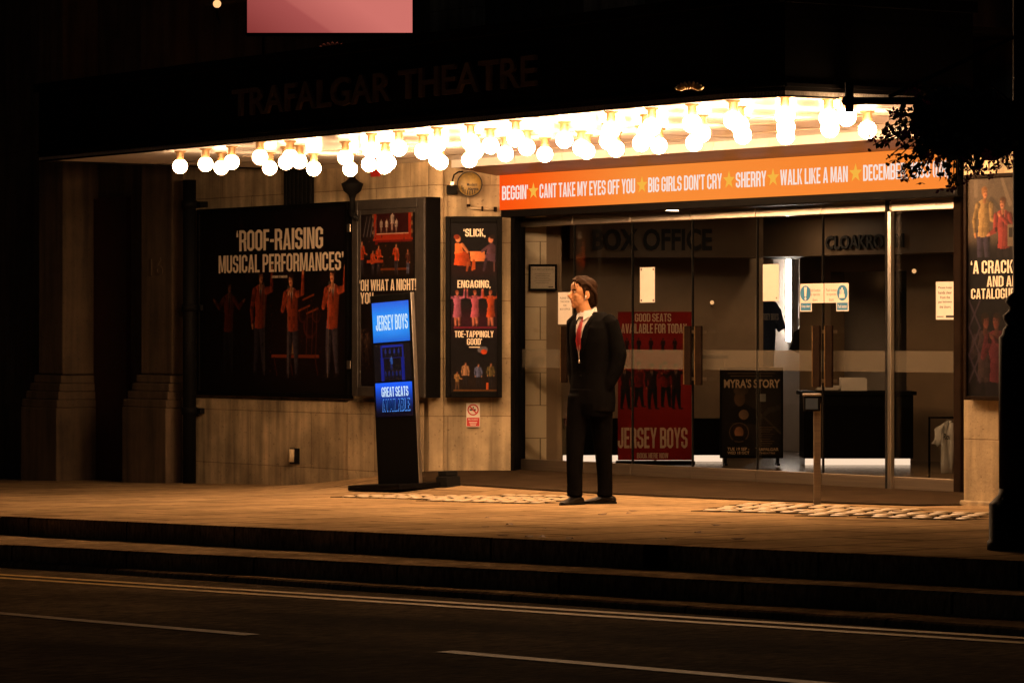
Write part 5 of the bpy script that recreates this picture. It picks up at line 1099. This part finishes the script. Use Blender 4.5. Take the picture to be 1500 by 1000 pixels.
t = fthing('camera_box', 'small black box with a curled cable beside the alarm bell', 'box', 662, 285, 33.0); mb = MB(); mb.box(-8*k, 8*k, -.03, .11, 0, 13.5*k); mb.build('housing', M['black_soft'], t, local=True, bevel=.012)
mb = MB(); mb.tube([(1*k, .04, 13.5*k), (1*k, .04, 22*k), (3*k, .05, 29*k), (9*k, .05, 33*k), (16*k, .06, 34*k)], .008, 7); mb.build('cable', M['black_soft'], t, local=True)
mb = MB(); mb.box(-.014, .02, .02, .06, 13.6*k, 19*k); mb.build('gland', M['steel'], t, local=True)
t = fthing('conduit_pipe', 'thin painted conduit running from the alarm bell to the orange sign', 'pipe', 686, 289, 33.08); mb = MB(); mb.tube([(0, .03, 0), (0, .03, -11*k), (1.5*k, .03, -14.5*k), (5*k, .03, -16*k), (42*k, .03, -18*k)], .011, 8); mb.build('pipe', M['stone_plain'], t, local=True)
mb = MB(); mb.box(19*k, 22*k, -.0, .05, -20*k, -13*k); mb.box(-.018, .02, .005, .05, -14*k, -10*k); mb.box(37*k, 42*k, -.01, .05, -21*k, -14*k); mb.build('clip', M['bronze'], t, local=True, bevel=.004)
# red plate, dark lantern, louvre and vent on the front wall
n = NW-.004; t = thing('alarm_plate', 'small red plate high on the wall under the canopy', 'plate', (D(551, n), n, pl(551, 259, n)[1])); a, b = D(545, n), D(557.5, n); zz_ = pl(551, 259, n)[1]; mb = MB(); mb.box(a, b, n-.02, n, zz_, zz_+.085); mb.build('cover', M['red'], t, bevel=.006)
n = NW-.25; d_ = D(516, n); z_ = pl(516, 272, n)[1]
t = thing('wall_lantern', 'dark unlit bowl lantern on an upright bracket above the poster case', 'lantern', (d_, n, z_))
mb = MB(); mb.lathe([(.025, -.30), (.028, -.13), (.04, -.09), (.085, -.055), (.105, .0), (.11, .02), (.07, .04), (.035, .07), (.02, .12)], (d_, n, z_), 20); mb.build('bowl', M['cast_iron'], t)
mb = MB(); mb.tube([(d_, n, z_-.28), (d_, n+.1, z_-.36), (d_, NW-.01, z_-.38)], .03, 8); mb.build('bracket', M['cast_iron'], t)
n = NW-.012; a, b = D(418, n), D(459, n); z0 = pl(438, 303, n)[1]; t = thing('wall_louvre', 'dark slatted vent opening in the stone above the wide poster', 'vent', ((a+b)/2, n, z0)); mb = MB(); mb.box(a, b, n, NW-.003, z0, z0+.62)
for i in range(7): x = a+(b-a)*(i+.5)/7; mb.box(x-.02, x+.02, n-.03, n-.001, z0+.01, z0+.6)
mb.build('slat', M['black_soft'], t)
n = NW-.05; t = thing('vent_pipe', 'small square vent hole with a pale pipe stub low in the stone wall', 'vent', (D(431, n), n, pl(431, 679, n)[1])); mb = MB(); z0 = pl(431, 679, n)[1]; mb.box(D(425, n), D(439, n), n-.005, n-.0005, z0, z0+.16); mb.build('hole', M['black_soft'], t)
mb = MB(); mb.tube([(D(430, n), n-.02, z0+.15), (D(430, n), n-.03, z0+.02)], .03, 10); mb.build('pipe', M['stone_plain'], t)

# ------------------------------------------------------------------ neighbour on the left
Nn = thing('stone_doorcase', 'dark stone doorcase with moulded pilasters left of the theatre front', 'doorway', (D(220, NW), NW, -.25))
gy = NW-.02
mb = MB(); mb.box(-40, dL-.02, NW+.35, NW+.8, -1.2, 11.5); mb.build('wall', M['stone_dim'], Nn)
def pil(u0, u1, us, proj, lab=None):
    n = gy-proj; a = D(u0, n); b = D(us, n)
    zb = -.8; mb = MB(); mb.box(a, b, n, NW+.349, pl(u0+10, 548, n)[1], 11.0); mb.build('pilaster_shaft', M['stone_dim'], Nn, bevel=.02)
    e = .05; z1 = pl(u0+10, 596, n)[1]; mb = MB(); mb.box(a-.22, b+e, n-e-.06, NW+.348, zb, z1); mb.build('pilaster_plinth', M['stone_dim'], Nn, bevel=.015)
    mb = MB()
    zt_ = pl(u0+10, 549, n)[1]; st = 4
    for i in range(st):
        f = i/st; mb.box(a-.2*(1-f), b+e*(1-f), n-(e+.05)*(1-f)-.003, NW+.347, z1+(zt_-z1)*f+.001, z1+(zt_-z1)*(f+1/st))
    mb.build('pilaster_base', M['stone_dim'], Nn, bevel=.012)
pil(206, 264, 252, .12); pil(56, 104, 92, .10)
a, b = D(110, NW+.3), D(180, NW+.3); mb = MB(); mb.box(a, b+.1, NW+.28, NW+.345, -1, 2.9); mb.build('door', mat('dark_red_door', (.05, .014, .012), .5, var=.3), Nn)
n = NW-.16; a, b = D(269, n), D(286, n); c_ = (a+b)/2
t = thing('drainpipe', 'black cast iron drainpipe between the dark doorcase and the theatre wall', 'drainpipe', (c_, n, -.3))
mb = MB(); mb.tube([(c_, n, -.32), (c_, n, 3.0)], .07, 14); mb.build('pipe', M['cast_iron'], t)
for z in (.5, 1.6, 2.7): mb = MB(); mb.lathe([(.07, z), (.085, z), (.085, z+.08), (.07, z+.08)], (c_, n, 0), 14); mb.box(c_-.12, c_+.12, n+.06, NW-.003, z+.01, z+.07); mb.build('collar', M['cast_iron'], t)
t = thing('house_number', 'faint carved number 16 on the dark pilaster left of the wide poster', 'number', (D(222, gy-.13), gy-.13, 1.9)); n = gy-.128; mb = font_text('16', D(219, n), D(238, n), pl(228, 404, n)[1], pl(228, 378, n)[1], n, .006, bold=.01); mb.build('numeral', M['stone_dim'], t)

# ------------------------------------------------------------------ lamp post and hanging baskets
Yp = 18.2; pc = fr(1502, 0, Yp); kp = Yp/F; gzp = gz(pc.x, pc.y)
zv = lambda v: CAMZ-(v-492)/F*Yp-gzp
LP = thing('lamp_post', 'black cast iron lamp post at the pavement edge', 'lamp post', (pc.x, pc.y, gzp))
mb = MB(); mb.lathe([(.205, 0), (.205, .04), (.195, .05), (.195, zv(738)), (.175, zv(733)), (.145, zv(724)), (.14, zv(715))], n=20); mb.build('pedestal', M['cast_iron'], LP, local=True)
mb = MB(); mb.lathe([(.14, zv(715)+.001), (.14, zv(494)), (.125, zv(490)), (.118, zv(482)), (.10, zv(476)), (.115, zv(468)), (.12, zv(462)), (.09, zv(455)), (.085, zv(450)), (.105, zv(443)), (.10, zv(436)), (.066, zv(428)), (.066, 4.2), (.05, 6.2)], n=24); mb.build('shaft', M['cast_iron'], LP, local=True)
fx3 = Vector((S, C, 0))
za = zv(148)
mb = MB(); mb.tube([(0, 0, za-.02), tuple(-fx3*.5+Vector((0, 0, za))), tuple(-fx3*(262*kp)+Vector((0, 0, za)))], .020, 8)
e = -fx3*(262*kp); mb.ell((e.x-.0, e.y, za), (.028, .028, .028), 10, 7); f_ = -fx3*(258*kp)
mb.tube([(f_.x, f_.y, za-.06), (f_.x, f_.y, za+.10)], .024, 6); mb.tube([tuple(-fx3*.06+Vector((0, 0, za+.34))), tuple(-fx3*(200*kp)+Vector((0, 0, za+.02)))], .012, 6); mb.build('bracket_arm', M['cast_iron'], LP, local=True)
mb = MB(); mb.lathe([(.05, 6.2), (.12, 6.26), (.20, 6.5), (.22, 6.62), (.10, 6.75), (.03, 6.9)], n=16); mb.build('lantern_head', M['cast_iron'], LP, local=True)
def leaf_at(mb, p, s_):
    m = Matrix.Rotation(random.uniform(0, 6.28), 3, 'Z') @ Matrix.Rotation(random.uniform(0, 3.14), 3, 'X') @ Matrix.Rotation(random.uniform(0, 6.28), 3, 'Y')
    mb.poly([p+m @ Vector(q)*s_ for q in ((0, -1, 0), (.55, -.35, .15), (.6, .3, .1), (0, 1, -.1), (-.6, .3, .1), (-.55, -.35, .15))])
def bloom_at(mb, p, s_):
    m = Matrix.Rotation(random.uniform(0, 6.28), 3, 'Z') @ Matrix.Rotation(random.uniform(0, 3.14), 3, 'X')
    for k in range(5):
        a = k*1.257; b = a+.9; mb.poly([p, p+m @ Vector((math.cos(a)*.8, math.sin(a)*.8, .3))*s_, p+m @ Vector((math.cos((a+b)/2)*1.1, math.sin((a+b)/2)*1.1, .45))*s_, p+m @ Vector((math.cos(b)*.8, math.sin(b)*.8, .3))*s_])
def basket(label, u, v, tips, ncore, rx, rz):
    c = fr(u, v, Yp); t = thing('hanging_basket', label, 'flower basket', c, (0, 0, FRONT), 'hanging baskets on the lamp post')
    fm = MB(); pm = MB(); st = MB()
    for _ in range(ncore):
        while True:
            p = Vector((random.uniform(-1, 1), random.uniform(-1, 1), random.uniform(-1, 1)))
            if p.length < 1: break
        leaf_at(fm, Vector((p.x*rx*kp, p.y*rx*kp*.8, p.z*rz*kp)), random.uniform(.018, .034))
    for tu, tv, sp in tips:
        for q in range(3):
            e = Vector(((tu-u+random.gauss(0, sp))*kp, random.uniform(-.16, .16), (v-tv+random.gauss(0, sp*.7))*kp)); a = e*.25; mid = e*.65+Vector((0, 0, .05))
            pts = [a.lerp(mid, k/4).lerp(mid.lerp(e, k/4), k/4) for k in range(5)]; st.tube(pts, .003, 4)
            for k in range(16):
                f_ = random.random()**.7; i = min(3, int(f_*4)); p = pts[i].lerp(pts[i+1], f_*4-i)+Vector((random.gauss(0, .022), random.gauss(0, .022), random.gauss(0, .020)))
                leaf_at(fm, p, random.uniform(.012, .028)*(1.15-.4*f_))
            for k in range(random.choice((0, 1, 1, 2))): bloom_at(pm, e+Vector((random.gauss(0, .025), random.gauss(0, .03), random.gauss(0, .025))), random.uniform(.022, .034))
    fm.build('foliage', M['leaf'], t, local=True); st.build('stem', M['leaf'], t, local=True)
    o = pm.build('flower', M['petal'], t, local=True)
    mb = MB(); mb.lathe([(.03, -.20), (.12, -.15), (.17, -.05), (.19, .04), (.17, .06)], n=18); mb.build('bowl', M['black_soft'], t, local=True)
    mb = MB()
    for q in range(3): a = q*2.09; mb.tube([(.18*math.cos(a), .18*math.sin(a), .05), (0, 0, max(.2, (v-150)*kp))], .005, 5)
    mb.build('chain', M['cast_iron'], t, local=True)
basket('larger flower basket on the lamp post with purple blooms trailing over the orange sign', 1398, 178, [(1296, 195, 7), (1292, 215, 6), (1303, 172, 8), (1312, 232, 7), (1322, 250, 7), (1335, 262, 5), (1325, 205, 12), (1340, 180, 14), (1345, 225, 12), (1358, 240, 8), (1372, 232, 8), (1386, 262, 6), (1396, 272, 5), (1378, 215, 12), (1408, 240, 10), (1418, 262, 6), (1430, 255, 8), (1400, 225, 12), (1330, 160, 10), (1350, 150, 10), (1310, 190, 10), (1360, 200, 12)], 1500, 62, 52)
basket('smaller flower basket hanging closest to the lamp post shaft', 1452, 180, [(1476, 170, 6), (1480, 190, 5), (1474, 215, 7), (1478, 240, 5), (1462, 232, 8), (1466, 250, 5), (1446, 226, 8), (1440, 244, 7), (1455, 205, 12), (1478, 205, 5), (1470, 225, 6)], 900, 38, 44)
exec_man = True
# ------------------------------------------------------------------ the man
def remesh(name, mb, m, parent, vox=.008, smooth=6, local=True):
    me = bpy.data.meshes.new(name); me.from_pydata(mb.v, [], mb.f); me.update()
    o = bpy.data.objects.new(name, me); COL.objects.link(o)
    r = o.modifiers.new('r', 'REMESH'); r.mode = 'VOXEL'; r.voxel_size = vox; r.use_smooth_shade = True
    s_ = o.modifiers.new('s', 'SMOOTH'); s_.iterations = smooth; s_.factor = .5
    bpy.context.view_layer.update(); dg = bpy.context.evaluated_depsgraph_get(); m2 = bpy.data.meshes.new_from_object(o.evaluated_get(dg))
    bpy.data.objects.remove(o); m2.name = name; m2.materials.clear(); m2.materials.append(m)
    m2.polygons.foreach_set('use_smooth', [True]*len(m2.polygons))
    return link(name, m2, parent)
P = thing('person', 'man in black suit and red tie standing before the glass doors, looking left', 'person', (0, 0, gz(0, 0)), (0, 0, FRONT))
f = Vector((-.707, -.707, 0)); l = Vector((.707, -.707, 0)); up = Vector((0, 0, 1))
def at(a, b, z): return l*a+f*b+up*z           # left, forward, up
def oval(c, a, b, n=28, pw=.85):
    r = []
    for j in range(n):
        t_ = 2*math.pi*j/n; ca, sa = math.cos(t_), math.sin(t_)
        r.append(c+l*(a*math.copysign(abs(ca)**pw, ca))+f*(b*math.copysign(abs(sa)**pw, sa)))
    return r
tor = [(.735, .0, .190, .148), (.82, .0, .198, .152), (.93, .0, .192, .146), (1.05, .0, .180, .132), (1.17, .005, .186, .134), (1.30, .01, .198, .138), (1.40, .008, .200, .130), (1.455, .0, .188, .112), (1.495, -.012, .150, .092), (1.53, -.022, .095, .075)]
off = Vector((.015, 0, 0))
mb = MB(); mb.rings([oval(at(0, b, z)+off, a, c) for z, b, a, c in tor])
def limb(mb, pts, n=16): mb.tube([p for p, r in pts], [r for p, r in pts], n)
sh = .178
limb(mb, [(at(sh-.03, -.005, 1.475)+off, .060), (at(sh+.015, -.012, 1.435)+off, .066), (at(sh+.042, -.03, 1.33)+off, .062), (at(sh+.060, -.05, 1.19)+off, .070), (at(sh+.045, -.035, 1.08)+off, .064), (at(sh+.012, .0, .97)+off, .050), (at(sh-.045, .01, .89)+off, .044)])
limb(mb, [(at(-sh+.03, -.005, 1.475)+off, .060), (at(-sh-.02, -.005, 1.44)+off, .072), (at(-sh-.04, -.02, 1.33)+off, .066), (at(-sh-.055, -.035, 1.19)+off, .058), (at(-sh-.04, -.01, 1.08)+off, .053), (at(-sh-.005, .01, .97)+off, .048), (at(-sh+.05, .02, .89)+off, .042)])
# pocket flap bulge and back vent folds

jk = remesh('jacket', mb, M['suit'], P, .009, 5)
# trousers
mb = MB()
Xl, Yl, Xr, Yr = .118, .05, -.130, -.12
def cm(x, y, z): return Vector((x, y, z))
mb.rings([oval(cm(.0, -.01, z), a, b) for z, a, b in ((.70, .165, .13), (.80, .185, .145), (.92, .18, .135))])
limb(mb, [(cm(.075, .0, .86), .098), (cm(.085, .01, .72), .094), (cm(.095, .015, .56), .082), (cm(.104, .03, .42), .071), (cm(.113, .04, .25), .063), (cm(.117, .045, .12), .061), (cm(.113, .04, .06), .063)])
limb(mb, [(cm(-.085, -.02, .86), .098), (cm(-.100, -.03, .72), .092), (cm(-.118, -.045, .56), .080), (cm(-.126, -.07, .42), .071), (cm(-.129, -.095, .25), .064), (cm(-.128, -.105, .12), .062), (cm(-.128, -.11, .065), .064)])
tr = remesh('trousers', mb, M['suit'], P, .009, 4)
# shoes
def shoe(ax, ay, dx, dy, ln):
    mb = MB(); d = Vector((dx, dy, 0)).normalized(); s_ = Vector((-d.y, d.x, 0)); rs = []
    for q, w_, h_, z_ in ((-.09, .012, .02, .02), (-.085, .033, .055, 0), (-.03, .038, .085, 0), (.03, .040, .08, 0), (.09, .046, .055, 0), (.14, .047, .042, 0), (.18, .038, .034, 0), (.205, .018, .022, .006)):
        c = Vector((ax, ay, 0))+d*(q*ln); rs.append([c+s_*(w_*math.cos(a))+up*(max(0, z_+h_*(.5+.5*math.sin(a)))) for a in [2*math.pi*j/14 for j in range(14)]])
    mb.rings(rs); o = mb.build('shoe', M['shoe'], P, local=True); o.modifiers.new('s', 'SUBSURF').levels = 1
    mb = MB(); mb.prism([tuple((Vector((ax, ay, 0))+d*(q*ln)+s_*w_).xy) for q, w_ in ((-.09, -.03), (.0, -.036), (.12, -.045), (.19, -.03), (.208, 0), (.19, .03), (.12, .045), (0, .036), (-.09, .03))], .0, .018); mb.build('sole', M['black_soft'], o, local=True)
shoe(.125, .045, -1, -.10, .92); shoe(-.118, -.10, -.62, -.78, .95)
# body: head, neck and hands in one surface
h = Vector((-.955, -.295, 0)); hs = Vector((.295, -.955, 0))      # facing, towards-camera side
hc = Vector((-.062, -.01, 0)); ZB = -.012
def hp(b, s_, z): return hc+h*b+hs*s_+up*(z+ZB)
rot = Matrix((h, hs, up)).transposed()
mb = MB()
def he(b, s_, z, r): mb.ell(hp(b, s_, z), r, 18, 13, rot)
he(-.014, 0, 1.722, (.095, .074, .095)); he(.022, 0, 1.71, (.070, .064, .085)); he(.036, 0, 1.660, (.060, .056, .075)); he(.040, 0, 1.618, (.054, .045, .046)); he(.074, 0, 1.590, (.021, .022, .019))
he(.066, 0, 1.740, (.030, .050, .042)); he(.080, 0, 1.716, (.015, .042, .010)); he(.058, .034, 1.672, (.026, .020, .020)); he(.058, -.034, 1.672, (.026, .020, .020)); he(.015, .036, 1.622, (.050, .020, .032)); he(.015, -.036, 1.622, (.050, .020, .032))
mb.tube([hp(.082, 0, 1.716), hp(.098, 0, 1.692), hp(.118, 0, 1.668), hp(.117, 0, 1.660)], [.009, .011, .0135, .011], 10); mb.tube([hp(.085, 0, 1.655), hp(.112, 0, 1.657)], [.018, .015], 10)
he(.090, 0, 1.634, (.012, .023, .008)); he(.087, 0, 1.618, (.012, .021, .009)); he(.078, 0, 1.646, (.016, .026, .014)); he(.080, 0, 1.604, (.012, .018, .010))
for sg in (1, -1):
    he(-.012, sg*.073, 1.672, (.020, .008, .030)); he(-.018, sg*.080, 1.674, (.015, .006, .028)); he(-.006, sg*.074, 1.645, (.010, .007, .010))
mb.tube([hp(.01, 0, 1.62), hp(-.005, 0, 1.57), Vector((-.035, .0, 1.50)), Vector((-.02, .0, 1.42))], [.056, .056, .060, .085], 18)
he(.045, 0, 1.565, (.014, .012, .012))
mb.tube([Vector((-.02, 0, 1.45)), at(.0, 0, 1.36)+off, at(0, 0, 1.0)+off], [.08, .10, .10], 16)     # inside the clothes, carries the arms
for sg in (1, -1):
    s0 = at(sg*.17, -.005, 1.42)+off; el = at(sg*(sh+.05), -.04, 1.19)+off; wr = at(sg*(sh-.03), .02, .93)+off; kn = at(sg*(sh-.06), .03, .875)+off
    mb.tube([at(sg*.02, 0, 1.40)+off, s0, el, wr, kn], [.06, .045, .036, .026, .030], 12)
    for j in range(4):
        q = kn+f*(-.03+.02*j); mb.tube([q, q+up*-.045+l*(-sg*.006), q+up*(-.07-.006*(j in (1, 2)))+l*(-sg*.02)], [.0105, .0095, .008], 8)
    mb.tube([wr+f*.02, kn+f*.05+up*.01, kn+f*.06+up*-.03], [.013, .011, .009], 8)
body = remesh('body', mb, M['skin'], P, .0042, 5)
# face details
for sg in (1, -1):
    mb = MB(); mb.ell(hp(.076, sg*.029, 1.700), (.010, .012, .006), 12, 9, rot); e = mb.build('eye', M['shirt'], P, local=True)
    mb = MB(); mb.ell(hp(.0835, sg*.030, 1.700), (.004, .006, .006), 8, 7, rot); mb.build('iris', M['ink'], e, local=True)
    mb = MB(); mb.tube([hp(.092, sg*.010, 1.714), hp(.089, sg*.030, 1.719), hp(.070, sg*.048, 1.714)], [.005, .0065, .004], 6); mb.build('eyebrow', M['hair'], P, local=True)
mb = MB(); mb.tube([hp(.092, .022, 1.6235), hp(.0985, 0, 1.625), hp(.092, -.022, 1.6235)], [.002, .0035, .002], 6); mb.build('lips', mat('lip', (.34, .12, .085), .5), P, local=True)
# hair: cap plus swept locks
mb = MB(); he2 = lambda b, s_, z, r: mb.ell(hp(b, s_, z), r, 18, 13, rot)
he2(-.026, 0, 1.742, (.096, .082, .078)); he2(-.052, 0, 1.700, (.066, .078, .090)); he2(-.066, 0, 1.635, (.040, .060, .060))
random.seed(3)
for sg in (1, -1):
    for j in range(30):
        a = j/29; s0 = sg*(.004+.064*a); zt_ = 1.797-.040*a**1.5+random.uniform(-.006, .006); b0 = .078-.045*a**2
        pts = [hp(b0+random.uniform(-.006, .006), s0, zt_), hp(b0-.035, s0*1.12, zt_+.022-.012*a), hp(-.03, sg*(.012+.074*a), 1.822-.075*a), hp(-.085, sg*(.012+.066*a), 1.775-.095*a), hp(-.112+.016*a, sg*(.008+.050*a), 1.70-.08*a+random.uniform(-.02, .01)), hp(-.100+.02*a+random.uniform(-.010, .010), sg*(.006+.045*a), 1.615-.03*a+random.uniform(-.025, .012))]
        mb.tube(pts, [.005, .009, .011, .011, .010, .004], 6)
for j in (0, 2, 4):                             # strands fallen over the brow
    s0 = .022+.011*j; mb.tube([hp(.070, s0*.8, 1.800), hp(.094-.004*j, s0, 1.778), hp(.094-.006*j, s0*1.1, 1.750-.004*j), hp(.084-.007*j, s0*1.18, 1.728+random.uniform(-.008, .012))], [.006, .0045, .0035, .002], 6)
for j in (): mb.tube([hp(.066, -.02+.014*j, 1.800), hp(.094, -.022+.014*j, 1.806), hp(.108, -.02+.012*j, 1.788+.004*j)], [.010, .009, .003], 6)
for sg in (1, -1): mb.tube([hp(.012, sg*.073, 1.725), hp(.010, sg*.071, 1.692), hp(.010, sg*.068, 1.668)], [.012, .009, .003], 6)
remesh('hair', mb, M['hair'], P, .0045, 1)
mb = MB(); mb.ell(hp(.002, .084, 1.664), (.007, .006, .007), 8, 6, rot); mb.tube([hp(.004, .087, 1.664), hp(.014, .085, 1.635)], .0035, 6); mb.build('earbud', M['shirt'], P, local=True)
# shirt front, tie, collar, lapels follow the chest
def chest(a, z, lift):
    zs = [q[0] for q in tor]; i = max(0, min(len(zs)-2, sum(1 for q in zs if q <= z)-1)); k_ = (z-zs[i])/(zs[i+1]-zs[i]); k_ = max(0, min(1, k_)); k_ = k_
    b, A, Cc = [tor[i][m_]+(tor[i+1][m_]-tor[i][m_])*k_ for m_ in (1, 2, 3)]
    x = max(-.98, min(.98, a/A)); y = Cc*(1-abs(x)**(2/.85))**(.85/2)
    return at(a, b+y+lift, z)+off
def patch(rows_, lift, name, m, nseg=8, th=.004):
    mb = MB(); n_ = nseg+1
    for z, a0, a1 in rows_: mb.v += [tuple(chest(a0+(a1-a0)*j/nseg, z, lift)) for j in range(n_)]
    for i in range(len(rows_)-1):
        for j in range(nseg): mb.f.append((i*n_+j, i*n_+j+1, (i+1)*n_+j+1, (i+1)*n_+j)); mb.sm.append(True)
    o = mb.build(name, m, P, local=True); s_ = o.modifiers.new('t', 'SOLIDIFY'); s_.thickness = th; s_.offset = 0; return o
patch([(1.20+.0306*i, -.004-.0058*i, .004+.0058*i) for i in range(11)], .004, 'shirt', M['shirt'])
patch([(1.215, -.004, .006), (1.24, -.022, .024), (1.30, -.028, .028), (1.38, -.022, .022), (1.445, -.015, .015), (1.462, -.012, .012), (1.475, -.020, .020), (1.505, -.022, .022)], .014, 'tie', M['tie'], 6, .008)
for sg in (1, -1):
    r_ = [(1.16, 0, .012), (1.22, .004, .040), (1.30, .022, .075), (1.38, .040, .092), (1.42, .049, .098), (1.425, .050, .075), (1.50, .066, .090)]
    patch([(z, sg*a, sg*b) if sg > 0 else (z, -b, -a) for z, a, b in r_], .012, 'lapel', M['suit'], 5, .006)
mb = MB(); n_ = 30; rs = []
for q, (rr, zz_) in enumerate(((.078, 0), (.070, .030), (.066, .043), (.060, .043), (.062, .0))):
    ring = []
    for j in range(n_):
        a = 2*math.pi*j/n_; fr_ = math.sin(a); z = 1.512+zz_*(1.05-.25*fr_)-.020*fr_; ring.append(Vector((-.024, 0, z))+off*.6+l*(rr*1.02*math.cos(a))+f*((rr*.98)*math.sin(a)+.012+(.012 if q < 2 else 0)*max(0, fr_)))
    rs.append(ring)
mb.rings(rs, caps=False); mb.build('collar', M['shirt'], P, local=True)
for sg in (1, -1):
    mb = MB(); a_ = [at(sg*.012, .098, 1.535), at(sg*.066, .06, 1.548), at(sg*.075, .085, 1.50), at(sg*.036, .128, 1.462)]
    mb.poly([p_+off*.3 for p_ in (a_ if sg > 0 else a_[::-1])]); o = mb.build('collar_point', M['shirt'], P, local=True); s_ = o.modifiers.new('t', 'SOLIDIFY'); s_.thickness = .003
mb = MB(); mb.tube([chest(-.045, 1.43, .012), chest(-.03, 1.36, .013), chest(-.012, 1.26, .015), chest(.0, 1.19, .017), chest(.004, 1.15, .018)], .0035, 6); mb.tube([chest(.040, 1.40, .014), chest(.034, 1.36, .014), chest(.014, 1.26, .016), chest(.0, 1.19, .017)], .0035, 6); mb.build('lanyard', mat('pale_cord', (.5, .45, .42), .6), P, local=True)
mb = MB(); c_ = chest(.004, 1.135, .02); mb.ell(c_, (.008, .008, .016), 8, 6); mb.build('lanyard_clip', M['steel'], P, local=True)
for z in (1.12, 1.02): mb = MB(); mb.ell(chest(.006, z, .006), (.009, .009, .009), 8, 6); mb.build('button', M['black'], P, local=True)
